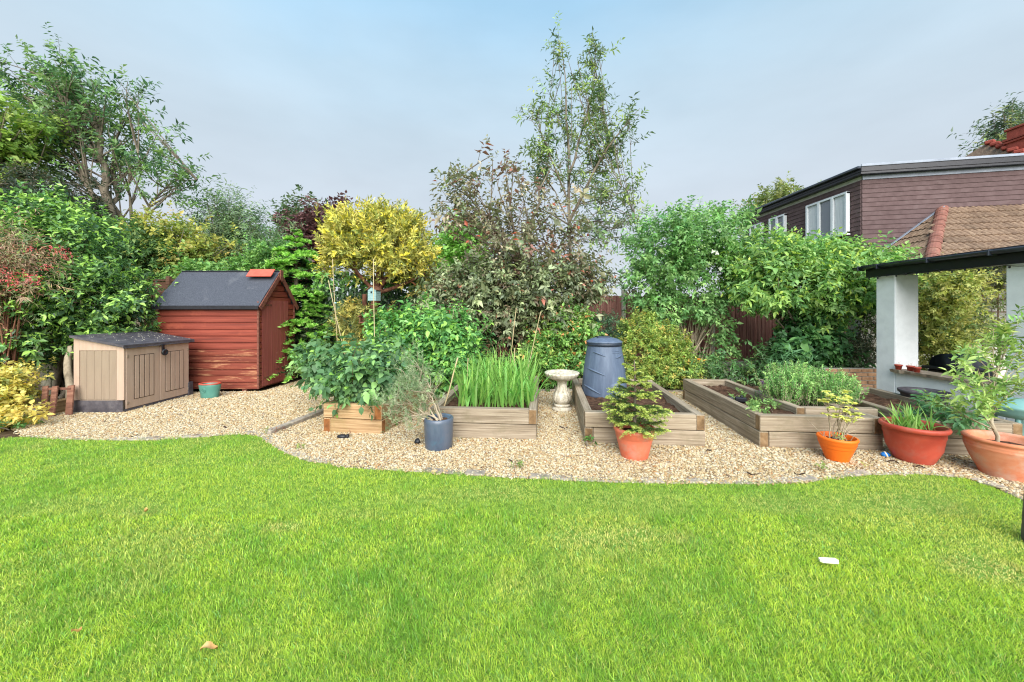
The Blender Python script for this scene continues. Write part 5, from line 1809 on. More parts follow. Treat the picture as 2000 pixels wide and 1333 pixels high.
# fir with fresh green tips beside the shed
def conifer(name, label, base, H, R, nwh, per, pal_old, pal_new, seed, needle, z0=.2, droopb=.25, newlen=.16, nside=7, group=None, potz=0.0, tip_dense=16, side_dense=14, uptip=.15, zj=.0, nw=.26):
    rng = np.random.default_rng(seed)
    root = thing(name, label, 'tree', base, 0, group)
    o = np.array(base, float)
    MB().tube(trunkpath([(0, 0, potz), (.01, 0, H * .6), (0, 0, H)], 10), np.linspace(.028 * H, .006, 10), 7, caps=False).build('trunk', M_bark, root)
    bm = MB()
    lo_, ln_ = Leaves(), Leaves()
    for k in range(nwh):
        u = k / (nwh - 1)
        z = z0 + (H * .97 - z0) * u
        Rz = R * (1 - u) ** .8 * (1.0 if k else .8) + .05 * R
        nb = max(4, int(per * (1 - .45 * u)))
        for j in range(nb):
            a = 2 * math.pi * (j + rng.uniform(-.3, .3)) / nb + k * 1.1
            Lb = Rz * rng.uniform(.75, 1.2)
            zb = z + rng.normal(0, zj)
            d = np.array((math.cos(a), math.sin(a), 0))
            pts = np.array([o + (0, 0, zb) + d * Lb * t + np.array((0, 0, Lb * (.16 * t - droopb * t * t + uptip * t ** 3))) for t in np.linspace(0, 1, 7)])
            bm.tube(pts - o, np.linspace(.010, .003, 7) * (H / 3 + .3), 4, caps=False)
            side = np.array((-d[1], d[0], 0))
            # main axis and side shoots
            shoots = [(pts[2], pts[-1])]
            for q in range(nside):
                t = .22 + .72 * q / nside
                p = pts[0] + (pts[-1] - pts[0]) * t
                i = min(int(t * 6), 5); p = pts[i] + (pts[i + 1] - pts[i]) * (t * 6 - i)
                for s in (-1, 1):
                    Ls = Lb * (.48 * (1 - t) + .12) * rng.uniform(.8, 1.2)
                    e = p + nrm(d * .75 + s * side * .8 + np.array((0, 0, -.12 + rng.normal(0, .1)))) * Ls
                    shoots.append((p, e))
            for p, e in shoots:
                Ls = np.linalg.norm(e - p)
                nl = max(5, int(Ls / needle * side_dense * .5))
                nn = min(newlen * rng.uniform(.7, 1.2), Ls * .6)
                ax = nrm(e - p)
                up_ = np.array((0, 0, 1.)); sd = nrm(np.cross(ax, up_))
                for new in (False, True):
                    m = nl if not new else tip_dense
                    t = rng.random(m)
                    P = p + (e - p - ax * nn * .5) * t[:, None] if not new else e - ax * nn * .5 + ax * nn * t[:, None] + np.array((0, 0, -.25 * nn)) * (t[:, None]) ** 2
                    ph = rng.normal(0, .9, m) + np.where(rng.random(m) < .5, 0, math.pi)
                    lat = sd * np.cos(ph)[:, None] + up_ * (np.abs(np.sin(ph)) * .7)[:, None]
                    Dn = nrm(ax * .55 + lat * .9)
                    Nn = nrm(up_ + rng.normal(0, .4, (m, 3)))
                    (ln_ if new else lo_).add(P, Dn, Nn, needle * rng.uniform(.7, 1.2, m), needle * (nw if new else nw * .85), pick(rng, m, pal_new if new else pal_old, .12))
    bm.build('branch', M_bark_red, root)
    link('crown', leafmesh('crown', lo_, M_needle, origin=o, curl=.05, fold=.1), root)
    link('new_growth', leafmesh('new_growth', ln_, M_needle, origin=o, curl=.05, fold=.1), root)
    root['n'] = 0
    del root['n']
    return root


bs = W(578, 740, 9.35); bs[2] = 0
conifer('fir_tree', 'dark fir tree with bright fresh green tips beside the shed', bs, 3.6, 1.5, 18, 10, [((52, 84, 44), 4), ((70, 104, 52), 3), ((40, 66, 40), 2)], [((156, 216, 72), 4), ((184, 232, 96), 3), ((126, 192, 62), 2)], 31, .10, z0=.25, droopb=.42, newlen=.26, nside=5, tip_dense=30, side_dense=12, zj=.11, nw=.40)
conifer('potted_fir', 'small fir tree with yellow green tips in the salmon pot', (p_fir[0], p_fir[1], .27), .80, .37, 7, 8, [((88, 122, 50), 4), ((120, 150, 60), 3), ((64, 98, 48), 2)], [((190, 206, 78), 4), ((206, 218, 100), 3), ((164, 186, 70), 2)], 32, .026, z0=.08, droopb=.18, newlen=.085, nside=6, tip_dense=40, side_dense=24, uptip=.2, zj=.03, nw=.30)


# golden cypress on a bare forked trunk
def cypress():
    Z = 8.6
    base = W(722, 740, Z); base[2] = 0
    rng = np.random.default_rng(41)
    o = base
    root = thing('golden_cypress', 'golden yellow conifer with rounded crown on a bare forked trunk', 'tree', base)
    fork = W(738, 572, Z)
    t0 = trunkpath([base, W(722, 660, Z), W(729, 610, Z), fork], 10, rng, .02)
    tm = MB().tube(t0 - o, np.linspace(.13, .09, 10), 9, caps=False)
    stub = trunkpath([W(718, 660, Z), W(712, 610, Z - .1), W(712, 575, Z - .15)], 6)
    tm.tube(stub - o, np.linspace(.07, .05, 6), 8)
    ends = [W(690, 520, Z - .4), W(720, 490, Z + .2), W(775, 500, Z - .3), W(830, 535, Z - .3), W(760, 470, Z), W(668, 500, Z - .2), W(800, 470, Z + .3), W(740, 460, Z - .5)]
    trunks = [t0]
    for e in ends:
        m = fork + (e - fork) * .5 + np.array((0, -.05, -.10))
        p = bez(fork, m, e, 9)
        tm.tube(p - o, np.linspace(.055, .02, 9), 6, caps=False)
        trunks.append(p)
    tm.build('trunk', M_bark_red, root)
    lobes = [pxlobe(735, 477, Z, 66, 40, .9), pxlobe(682, 477, Z, 28, 32, .7), pxlobe(790, 487, Z, 34, 36, .8), pxlobe(705, 448, Z, 44, 20, .7), pxlobe(775, 448, Z, 38, 20, .7), pxlobe(805, 520, Z, 28, 28, .6), pxlobe(665, 500, Z, 20, 22, .5), pxlobe(770, 500, Z - .3, 42, 26, .5), pxlobe(740, 430, Z, 34, 12, .5)]
    bm = MB()
    tg, _, _ = lobe_points(rng, lobes, 70, .3, .8)
    limbs(bm, rng, trunks[1:], tg, .016, .004, .1, (.5, 1), 6, 1, .3)
    for k_ in range(26):      # bare inner twigs under the crown
        a = trunks[1 + rng.integers(8)][rng.integers(3, 8)]
        e = a + np.array((rng.normal(0, .35), rng.normal(-.1, .3), rng.uniform(.15, .45)))
        bm.tube(bez(a, (a + e) / 2 - (0, 0, .08), e, 5), np.linspace(.012, .003, 5), 4, caps=False)
    bm.v = [tuple(np.array(v) - o) for v in bm.v]
    bm.build('branch', M_bark_red, root)
    lv = Leaves()
    P, out, _ = lobe_points(rng, lobes, 2300, .5, 1.15, .22, .4, 9, .10)
    low = P[:, 2] < W(0, 560, Z)[2]
    P, out = P[~low], out[~low]
    sprigs(lv, rng, P, out, 13, .26, .085, .030, [((196, 190, 64), 5), ((216, 206, 74), 3), ((168, 172, 62), 4), ((136, 148, 60), 3)], up=.45, droop=.0, spread=.55, flat=.2, rnd=.5, tipc=((232, 214, 80), .3))
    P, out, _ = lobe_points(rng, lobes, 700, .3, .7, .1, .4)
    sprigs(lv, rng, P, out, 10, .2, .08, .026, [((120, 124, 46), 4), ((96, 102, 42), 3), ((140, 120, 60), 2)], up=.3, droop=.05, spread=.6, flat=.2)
    g = W(815, 568, Z - .3)
    for (px, py) in ((815, 570), (680, 595), (675, 610), (692, 605)):
        c = W(px, py, Z - .35)
        sprigs(lv, rng, c + rng.normal(0, .06, (14, 3)), nrm(rng.normal(0, 1, (14, 3)) + (0, 0, -.4)), 10, .16, .07, .024, [((200, 184, 60), 3), ((170, 160, 60), 2)], droop=.3)
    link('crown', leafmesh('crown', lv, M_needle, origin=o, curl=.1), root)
    # cypress shoots from the foot of the trunk
    shrub('cypress_shoots', 'loose yellow green conifer shoots round the foot of the golden cypress', 'shrub', [pxlobe(690, 630, Z - .2, 30, 30, .4), pxlobe(745, 640, Z - .2, 26, 36, .4), pxlobe(715, 670, Z - .4, 40, 20, .4)],
          [((160, 156, 60), 3), ((130, 136, 60), 3), ((190, 186, 70), 2)], 420, 11, .18, .075, .024, base=base + (0, -.15, 0), seed=42, mat=M_needle, up=.4, droop=.0, spread=.5, stems=3, stemr=.012)


cypress()

# ivy on the fence behind
rngi = np.random.default_rng(51)


def ivy():
    Z = 9.3
    root = thing('ivy_hedge', 'wall of glossy dark ivy covering the fence behind the cypress', 'ivy', W(760, 725, Z) * (1, 1, 0))
    o = np.array(root.location)
    lv = Leaves()
    n = 11500
    x = rngi.uniform(-4.9, .35, n)
    z = rngi.uniform(.1, 2.75, n)
    top = 2.45 + .35 * vnoise(x, x * 0, 6, 1.4) - .0 * x
    b = vnoise(x, z, 8, 2.2) * .55 + vnoise(x, z, 9, 6) * .22
    y = 9.75 - b - rngi.random(n) * .12
    ok = z < top
    x, y, z = x[ok], y[ok], z[ok]
    n = len(x)
    P = np.stack([x, y, z], 1)
    D = nrm(np.stack([rngi.normal(0, .5, n), -.35 + rngi.normal(0, .2, n), -.8 + rngi.normal(0, .3, n)], 1))
    Nn = nrm(np.stack([rngi.normal(0, .35, n), np.full(n, -1.), .5 + rngi.normal(0, .3, n)], 1))
    c = pick(rngi, n, [((54, 96, 48), 5), ((76, 124, 58), 3), ((40, 72, 44), 3), ((120, 170, 74), 1)], .15)
    lite = (z > 2.2) & (rngi.random(n) < .6) & (x < -2.2)
    c[lite] = pick(rngi, lite.sum(), [((136, 200, 70), 2), ((104, 170, 60), 2)])
    lv.add(P, D, Nn, rngi.uniform(.07, .12, n), rngi.uniform(.07, .11, n), c)
    link('foliage', leafmesh('foliage', lv, M_gloss, origin=o, wide=.3), root)
    mb = MB()
    for i in range(26):
        xx = rngi.uniform(-4.7, .2)
        pts = [(xx + rngi.normal(0, .05) * k_, 9.72 - .05 * k_ % 2, .02 + k_ * .34) for k_ in range(7)]
        mb.tube(np.array(pts) - o, np.linspace(.018, .006, 7), 5, caps=False)
    mb.build('stem', M_bark, root)


ivy()

# copper cherry
Z = 8.7
bc = W(1040, 735, Z); bc[2] = 0
trc = [trunkpath([bc, W(1036, 640, Z), W(1030, 520, Z), W(1045, 400, Z), W(1075, 330, Z)], 14, rngt, .03), trunkpath([bc + (.05, 0, 0), W(1030, 560, Z), W(990, 470, Z), W(930, 400, Z), W(880, 360, Z)], 12, rngt, .04),
       trunkpath([bc, W(1040, 600, Z), W(1085, 500, Z), W(1120, 420, Z)], 12, rngt, .03), trunkpath([bc, W(1020, 540, Z), W(1000, 430, Z), W(985, 310, Z)], 12, rngt, .03)]
cop = [((136, 134, 98), 5), ((160, 152, 114), 3), ((124, 138, 92), 4), ((148, 106, 82), 2), ((186, 176, 140), 2)]
airy_tree('copper_cherry', 'bronze purple leaved cherry tree with loose upper branches in the centre', trc,
          [pxlobe(985, 330, Z, 42, 42, .7), pxlobe(900, 385, Z, 55, 45, .8), pxlobe(960, 430, Z, 75, 50, 1.0), pxlobe(1060, 390, Z, 60, 45, .9), pxlobe(1090, 460, Z, 75, 60, 1.0), pxlobe(1000, 500, Z, 95, 55, 1.1), pxlobe(890, 440, Z, 50, 40, .8), pxlobe(1120, 530, Z, 60, 50, .9)],
          120, 3, 1000, cop, 7, .24, .11, .055, .09, 61, bc, barkm=M_bark, r0=.022, jit=.2, droop=.45, tipc=((170, 84, 60), .06), sag=.15, lowfrac=(.6, .95), hires=False, mat=M_gloss)
shrub('purple_shrub', 'dense bronze green drooping foliage at the base of the copper cherry', 'shrub', [pxlobe(1010, 570, Z - .3, 130, 55, .8), pxlobe(900, 580, Z - .3, 70, 60, .7), pxlobe(1095, 565, Z - .2, 66, 42, .7), pxlobe(960, 610, Z - .5, 80, 45, .6), pxlobe(880, 640, Z - .3, 45, 50, .6), pxlobe(1050, 610, Z - .5, 60, 40, .5), pxlobe(1150, 540, Z, 36, 30, .5)],
      [((112, 126, 84), 5), ((134, 148, 96), 4), ((94, 108, 72), 3), ((132, 114, 86), 2), ((168, 182, 126), 2)], 2700, 8, .24, .10, .048, base=bc + (-.5, -.2, 0), seed=62, mat=M_gloss, droop=.55, tipc=((176, 110, 92), .04), stems=10, stemr=.03, front=.5, shoots=30)

# tall ash
Z = 10.8
ba = W(1112, 700, Z); ba[2] = 0
tra = [trunkpath([ba, W(1113, 500, Z), W(1110, 310, Z), W(1105, 190, Z), W(1099, 82, Z)], 22, rngt, .02)]
for q_ in (((1113, 430, 0), (1160, 335, -.2), (1205, 265, -.3), (1250, 212, -.3)), ((1112, 340, 0), (1140, 250, .2), (1158, 180, .3), (1165, 108, .3)), ((1112, 400, 0), (1075, 305, -.3), (1050, 245, -.4), (1030, 215, -.4)),
           ((1113, 470, 0), (1165, 415, -.4), (1215, 365, -.5)), ((1113, 490, 0), (1170, 460, -.3), (1240, 425, -.4)), ((1110, 300, 0), (1088, 220, .3), (1080, 150, .3)), ((1110, 370, 0), (1150, 300, .4), (1195, 300, .5)), ((1112, 440, 0), (1080, 370, .3), (1050, 330, .4))):
    tra.append(trunkpath([W(x_, y_, Z + z_) for x_, y_, z_ in q_], 10, rngt, .02))
airy_tree('ash_tree', 'tall slender ash sapling with thin pale stem rising against the sky', tra,
          [pxlobe(1098, 94, Z, 16, 28, .3), pxlobe(1160, 118, Z + .3, 24, 24, .3), pxlobe(1108, 150, Z, 28, 40, .4), pxlobe(1160, 180, Z + .3, 28, 34, .4), pxlobe(1082, 200, Z + .3, 28, 40, .4), pxlobe(1150, 260, Z + .2, 34, 40, .5), pxlobe(1235, 220, Z - .3, 28, 16, .3), pxlobe(1200, 265, Z - .3, 24, 24, .3),
           pxlobe(1042, 225, Z - .4, 24, 18, .3), pxlobe(1072, 300, Z - .2, 30, 34, .4), pxlobe(1185, 310, Z + .4, 30, 26, .4), pxlobe(1205, 375, Z - .4, 34, 22, .4), pxlobe(1150, 370, Z, 40, 30, .5), pxlobe(1225, 430, Z - .4, 34, 22, .4), pxlobe(1180, 450, Z - .3, 44, 30, .5), pxlobe(1058, 340, Z + .3, 26, 30, .4)],
          150, 2, 900, [((118, 146, 88), 4), ((94, 124, 78), 3), ((160, 186, 82), 3)], 9, .36, .135, .040, .06, 71, ba, barkm=M_bark, lowfrac=(.55, .95), r0=.012, jit=.04, sag=-.05, subr=.4, up=.25, droop=.25, flat=.3)

# shrubs in front of the right fence
def stems_fan(root, o, base, n, spread, h, r, rng, mat):
    mb = MB()
    for i in range(n):
        b = base + np.array((rng.normal(0, .16), rng.normal(0, .08), -.03))
        e = base + np.array((rng.normal(0, spread), rng.normal(0, spread * .4), h * rng.uniform(.7, 1.1)))
        m = (b + e) / 2 + np.array(((b - e)[0] * .22, 0, .12))
        mb.tube(bez(b, m, e, 8) - o, np.linspace(r * rng.uniform(.5, 1.1), r * .3, 8), 6, caps=False)
    mb.build('stem', mat, root)


Z = 8.8
bp = W(1352, 722, Z); bp[2] = 0
ph = shrub('mock_orange', 'tall loose green shrub with many pale brown stems and a few white flowers', 'shrub',
           [pxlobe(1340, 470, Z, 75, 50, .9), pxlobe(1280, 490, Z, 55, 50, .8), pxlobe(1400, 470, Z, 60, 55, .8), pxlobe(1310, 540, Z, 66, 44, .8), pxlobe(1395, 545, Z, 56, 50, .8), pxlobe(1265, 560, Z, 40, 40, .6), pxlobe(1285, 600, Z - .2, 30, 30, .4), pxlobe(1335, 605, Z - .3, 28, 22, .3), pxlobe(1398, 615, Z - .3, 26, 26, .3), pxlobe(1415, 668, Z - .3, 14, 22, .2)],
           [((126, 178, 94), 5), ((100, 154, 82), 3), ((160, 206, 116), 2)], 2500, 8, .22, .085, .046, base=bp, seed=81, lo=.45, shoots=60, shootlen=.55, stems=0, up=.4, droop=.3, front=.35)
stems_fan(ph, bp, bp, 36, .48, 1.9, .028, np.random.default_rng(82), M_bark_pale)
fl = Leaves()
rngf = np.random.default_rng(83)
for (px, py) in ((1392, 492), (1400, 495), (1342, 472), (1465, 500), (1406, 526), (1456, 518), (1404, 450), (1325, 462)):
    c = W(px, py, Z - .85)
    a = rngf.uniform(0, 6.28, 5)
    fl.add(np.repeat(c[None], 5, 0), np.stack([np.cos(a), np.full(5, -.5), np.sin(a)], 1), np.repeat(np.array(((0, -1., .2),)), 5, 0), .055, .05, np.tile(lin((236, 238, 230)) * .9, (5, 1)))
link('blossom', leafmesh('blossom', fl, M_leaf, origin=bp), ph)

Z = 8.2
bv = W(1590, 735, Z); bv[2] = 0
vb = shrub('viburnum', 'broad dense green shrub with large ribbed leaves beside the white shelter', 'shrub',
           [pxlobe(1560, 520, Z, 100, 44, .9), pxlobe(1480, 518, Z, 60, 52, .8), pxlobe(1640, 538, Z, 70, 40, .8), pxlobe(1530, 560, Z - .2, 95, 50, .9), pxlobe(1620, 570, Z - .2, 80, 45, .8), pxlobe(1470, 565, Z - .2, 52, 30, .6), pxlobe(1675, 550, Z - .3, 42, 50, .6), pxlobe(1690, 600, Z - .3, 26, 40, .4), pxlobe(1580, 620, Z - .1, 50, 20, .5)],
           [((126, 176, 84), 5), ((98, 150, 76), 3), ((162, 204, 98), 3)], 3100, 8, .22, .104, .048, base=bv, seed=84, tipc=((180, 202, 92), .22), lo=.5, shoots=24, shootlen=.18, stems=14, stemr=.035, droop=.35, front=.4, nparts=300, hires=False)
# lower leaves on the left foot of the viburnum
shrub('leafy_shrub', 'low dark green leafy shrub with rounded leaves against the fence panel', 'shrub', [pxlobe(1560, 690, 7.7, 45, 34, .4), pxlobe(1530, 715, 7.6, 24, 18, .3), pxlobe(1600, 680, 7.8, 40, 40, .4), pxlobe(1570, 660, 7.9, 40, 24, .3)],
      [((88, 148, 72), 4), ((64, 116, 62), 4), ((120, 178, 88), 1)], 560, 7, .2, .12, .075, seed=85, droop=.5, nparts=120, stems=6)

# choisya-like shrub with orange tips, berberis, small shrubs
shrub('pieris', 'bright green shrub with orange pink new shoots behind the bird bath', 'shrub', [pxlobe(1100, 670, 8.0, 58, 50, .5), pxlobe(1060, 690, 7.9, 36, 40, .4), pxlobe(1135, 650, 8.1, 30, 34, .4), pxlobe(1090, 630, 8.1, 36, 24, .4), pxlobe(1085, 715, 7.8, 50, 24, .4)],
      [((132, 182, 64), 4), ((96, 150, 60), 4), ((166, 202, 80), 2)], 1500, 8, .16, .075, .042, seed=86, mat=M_gloss, tipc=((214, 150, 96), .07), nparts=150, stems=6, front=.4)
bb = shrub('berberis', 'dense yellow green barberry bush with small orange flowers', 'shrub', [pxlobe(1270, 690, 7.9, 52, 50, .5), pxlobe(1250, 650, 8.1, 34, 30, .4), pxlobe(1310, 700, 7.8, 34, 36, .4), pxlobe(1295, 730, 7.6, 60, 22, .4), pxlobe(1330, 722, 7.5, 40, 24, .3)],
           [((148, 180, 60), 4), ((118, 152, 56), 4), ((186, 196, 70), 3), ((206, 184, 60), 1)], 2600, 8, .13, .05, .026, seed=87, stems=8, up=.5, front=.4)
shrub('dwarf_conifer', 'small dark blue green shrub beside the concrete fence post', 'shrub', [pxlobe(1185, 645, 8.6, 34, 24, .4), pxlobe(1195, 680, 8.5, 30, 40, .4)], [((70, 108, 78), 4), ((90, 130, 92), 3)], 800, 8, .12, .05, .022, seed=88, stems=4)
shrub('dead_shrub', 'bare brown twiggy shrub behind the irises', 'shrub', [pxlobe(990, 675, 7.9, 36, 40, .4), pxlobe(960, 690, 7.8, 26, 30, .3)], [((110, 84, 60), 3), ((140, 110, 76), 2)], 130, 4, .12, .05, .02, seed=89, stems=70, stemr=.010, barkm=M_bark_red)
rngp = np.random.default_rng(90)
for i, (px, py, lab) in enumerate(((1365, 703, 'orange poppy flower highest in the border behind the beds'), (1374, 706, 'orange poppy flower right of the highest one'), (1353, 709, 'orange poppy flower lowest on its stem in the border'), (1335, 698, 'single orange poppy flower at the left of the clump'))):
    c = W(px, py, 7.5)
    r = thing('poppy', lab, 'flower', c * (1, 1, 0), 0, 'orange poppies in the border')
    MB().tube([(0, 0, 0), (.03, .0, c[2] * .5), (0, 0, c[2])], .004, 4).build('stem', M_leaf if False else M_cane, r)
    f2 = Leaves()
    a = np.arange(5) * 1.2566
    f2.add(np.tile(np.array((0, 0, c[2])), (5, 1)), np.stack([np.cos(a), np.sin(a) - .3, np.full(5, .6)], 1), np.stack([np.cos(a) * .3, np.full(5, -.6), np.full(5, .6)], 1), .042, .046, np.tile(lin((244, 160, 24)) * .8, (5, 1)))
    link('petals', leafmesh('petals', f2, M_leaf, hi=True), r)

# left side: laurel, weeping red maple, golden euonymus
Z = 7.0
shrub('laurel', 'big rounded glossy green evergreen shrub filling the left side', 'shrub',
      [pxlobe(130, 500, Z, 100, 60, .9), pxlobe(70, 480, Z + .4, 80, 60, .9), pxlobe(200, 580, Z, 66, 46, .7), pxlobe(120, 590, Z - .3, 120, 65, .8), pxlobe(238, 625, Z + .1, 40, 44, .5), pxlobe(20, 590, Z - .2, 80, 80, .8), pxlobe(60, 660, Z - .5, 80, 40, .6), pxlobe(190, 655, Z, 66, 36, .5), pxlobe(100, 430, Z + .3, 50, 30, .6), pxlobe(150, 455, Z + .3, 45, 30, .6)],
      [((104, 154, 72), 5), ((76, 122, 62), 3), ((56, 92, 52), 2)], 4600, 9, .22, .085, .040, base=W(110, 780, Z) * (1, 1, 0), seed=91, mat=M_gloss, tipc=((166, 206, 100), .5), up=.45, front=.5, shoots=40, shootlen=.25, stems=7, stemr=.05, flat=.4, nparts=200)
tl_ = thing('leaning_trunk', 'pale leaning bare trunk under the laurel beside the rack', 'tree trunk', (-7.25, 6.05, 0))
MB().tube(trunkpath([(0, .0, 0), (-.10, .1, .30), (-.33, .25, .72), (-.38, .35, 1.0)], 10, np.random.default_rng(1), .008), np.linspace(.055, .045, 10), 8).build('trunk', M_bark_pale, tl_)
MB().tube(trunkpath([(.30, .30, .0), (.26, .32, .5), (.28, .36, 1.05)], 6), .022, 6).build('stem', M_bark_pale, tl_)
Z = 5.9
wm = shrub('weeping_maple', 'feathery brown red weeping shrub with red flower heads at the left edge', 'shrub', [pxlobe(10, 520, Z, 46, 50, .45), pxlobe(52, 540, Z, 30, 38, .3), pxlobe(-40, 520, Z, 55, 60, .5), pxlobe(10, 482, Z, 34, 20, .3), pxlobe(5, 585, Z, 26, 28, .3)],
           [((172, 146, 108), 4), ((190, 152, 118), 3), ((146, 148, 100), 3), ((186, 124, 104), 2)], 900, 12, .26, .070, .010, base=W(5, 800, Z) * (1, 1, 0), seed=92, mat=M_needle, up=.1, droop=.7, stems=30, stemr=.014, barkm=M_bark_red, lo=.35, shoots=30)
rf = Leaves()
for (px, py) in ((15, 545), (35, 550), (5, 530), (62, 542), (40, 535), (70, 548), (20, 560), (120, 490), (132, 498), (60, 488), (105, 488), (95, 520)):
    c = W(px, py, Z - .45)
    n = 26
    P = c + rngp.normal(0, .04, (n, 3))
    rf.add(P, nrm(rngp.normal(0, 1, (n, 3)) + (0, -.3, -.2)), nrm(rngp.normal(0, 1, (n, 3)) + (0, -.6, .5)), .035, .016, pick(rngp, n, [((206, 60, 66), 4), ((226, 100, 96), 2)], .12))
link('flower_head', leafmesh('flower_head', rf, M_leaf, origin=np.array(wm.location)), wm)['kind'] = 'stuff'
Z = 5.5
shrub('euonymus', 'golden yellow variegated euonymus bush at the left edge of the gravel', 'shrub', [pxlobe(5, 772, Z, 34, 34, .3), pxlobe(-30, 755, Z, 46, 34, .35), pxlobe(30, 790, Z, 20, 20, .22), pxlobe(22, 742, Z + .2, 20, 8, .2), pxlobe(-30, 800, Z - .2, 50, 26, .3)],
      [((238, 208, 58), 4), ((246, 226, 96), 3), ((196, 184, 64), 2), ((140, 156, 70), 1)], 950, 8, .15, .060, .036, seed=93, nparts=220, stems=8, front=.5, mat=M_leaf)
shrub('euonymus_shoot', 'low yellow euonymus shoot hanging over the sleeper edging', 'shrub', [pxlobe(40, 812, 5.15, 44, 10, .16), pxlobe(10, 818, 5.1, 40, 10, .16)], [((232, 206, 62), 4), ((206, 190, 70), 2)], 90, 7, .12, .060, .034, seed=94, stems=3, nparts=90)
shrub('weed_clump', 'low green weeds at the far left corner of the lawn', 'weeds', [pxlobe(8, 838, 4.95, 26, 14, .2), pxlobe(-30, 832, 5.0, 40, 18, .2)], [((92, 150, 60), 4), ((70, 120, 52), 2)], 220, 6, .08, .05, .02, seed=95, stems=3)

# bramble in the short bed, raspberries behind
Z = 5.6
shrub('bramble', 'dark green bramble bush with large toothed leaves in the short raised bed', 'shrub',
      [pxlobe(700, 733, 5.3, 64, 34, .38), pxlobe(668, 742, 5.25, 38, 26, .3), pxlobe(735, 738, 5.2, 42, 32, .34), pxlobe(690, 705, 5.7, 62, 30, .45), pxlobe(745, 710, 5.8, 46, 34, .45), pxlobe(640, 715, 5.7, 34, 26, .3), pxlobe(700, 757, 5.15, 50, 14, .22)],
      [((104, 152, 92), 5), ((82, 130, 80), 4), ((140, 186, 104), 3)], 560, 7, .17, .092, .068, base=(-2.1, 5.9, .28), seed=101, droop=.6, tipc=((150, 196, 92), .14), nparts=300, hires=True, stems=14, stemr=.010, barkm=M_bark_red, shoots=16, shootlen=.4, front=.5, lo=.55)
shrub('raspberry_canes', 'bright green raspberry bush with pointed leaves in the rear bed', 'shrub',
      [pxlobe(830, 650, 7.1, 66, 44, .5), pxlobe(785, 660, 7.0, 50, 44, .45), pxlobe(885, 660, 7.0, 44, 44, .45), pxlobe(840, 700, 6.85, 76, 40, .4), pxlobe(790, 720, 6.8, 50, 36, .35), pxlobe(900, 705, 6.8, 34, 36, .35), pxlobe(860, 725, 6.7, 54, 18, .25)],
      [((104, 170, 76), 5), ((80, 146, 70), 3), ((142, 200, 92), 3)], 1700, 7, .18, .088, .054, base=(-1.0, 7.2, .28), seed=102, droop=.55, tipc=((170, 214, 100), .2), nparts=300, hires=False, stems=26, stemr=.008, barkm=M_bark_pale, shoots=26, shootlen=.25, front=.5)
shrub('bramble_shoot', 'long pale bramble shoot arching out over the gravel by the shed', 'shrub', [pxlobe(605, 700, 6.2, 30, 16, .2), pxlobe(625, 740, 6.0, 22, 26, .2), pxlobe(585, 712, 6.3, 18, 10, .15)], [((140, 190, 90), 3), ((110, 164, 80), 3)], 70, 6, .18, .08, .045, base=(-2.35, 5.9, .28), seed=103, nparts=60, stems=6, stemr=.006, barkm=M_bark_pale, droop=.5)


# strap-leaved plants
def straps(name, label, cat, base, n, area, h, wd, pal, seed, lean=.35, bend=.5, nparts=240, loc=None, flop=.12, flopc=None):
    rng = np.random.default_rng(seed)
    root = thing(name, label, cat, base)
    V5 = []
    ms = []
    for v in range(7):
        c = pick(rng, 1, pal, .12)[0]
        k = 8
        bd = bend * (v / 6.0) + .08
        if v == 6: bd = 1.6
        V, C = [], []
        for i in range(k):
            t = i / (k - 1)
            ang = bd * t * t * 1.3
            zz = np.sum([math.cos(bd * (q / 20 * t) ** 2 * 1.3) for q in range(20)]) / 20 * t
            xx = np.sum([math.sin(bd * (q / 20 * t) ** 2 * 1.3) for q in range(20)]) / 20 * t
            hw = .5 * (1 - max(0, t - .45) / .55) ** .7 * (.55 + .45 * min(1, t * 4))
            if i == k - 1: hw = .02
            V += [(xx, -hw, zz), (xx - .004, 0, zz), (xx, hw, zz)]
            C += [c * (.92 + .12 * t)] * 3
        F_ = np.array([[3 * i + j, 3 * i + 1 + j, 3 * i + 4 + j, 3 * i + 3 + j] for i in range(k - 1) for j in range(2)])
        ms.append((np.array(V), F_, np.array(C)))
    me = [mesh_np('leaf', V, F_, M_leaf, col=C, smooth=True) for V, F_, C in ms]
    restV, restF, restC, nb = [], [], [], 0
    for i in range(n):
        v = rng.integers(6) if rng.random() > flop else 6
        V, F_, C = ms[v]
        hh = h * rng.uniform(.45, 1.15) * (1 if v < 6 else .8)
        x, y = (rng.uniform(-1, 1) * area[0], rng.uniform(-1, 1) * area[1])
        az = rng.uniform(0, 6.28)
        ln = rng.uniform(0, lean)
        # bend points outward along az; blade is turned about its own axis a little
        R = Matrix.Rotation(az, 4, 'Z') @ Matrix.Rotation(ln, 4, 'Y') @ Matrix.Rotation(rng.normal(0, .3), 4, 'Z')
        Sm = Matrix.Diagonal((hh, wd * rng.uniform(.75, 1.25), hh, 1))
        Mx = Matrix.Translation((x, y, 0)) @ R @ Sm
        if i < nparts:
            link('leaf', me[v], root, Mx)
        else:
            A = np.array(Mx)
            restV.append(V @ A[:3, :3].T + A[:3, 3]); restF.append(F_ + nb); restC.append(C); nb += len(V)
    if restV:
        r = link('foliage', mesh_np('foliage', np.concatenate(restV), np.concatenate(restF), M_leaf, col=np.concatenate(restC), smooth=True), root)
        r['kind'] = 'stuff'
    return root


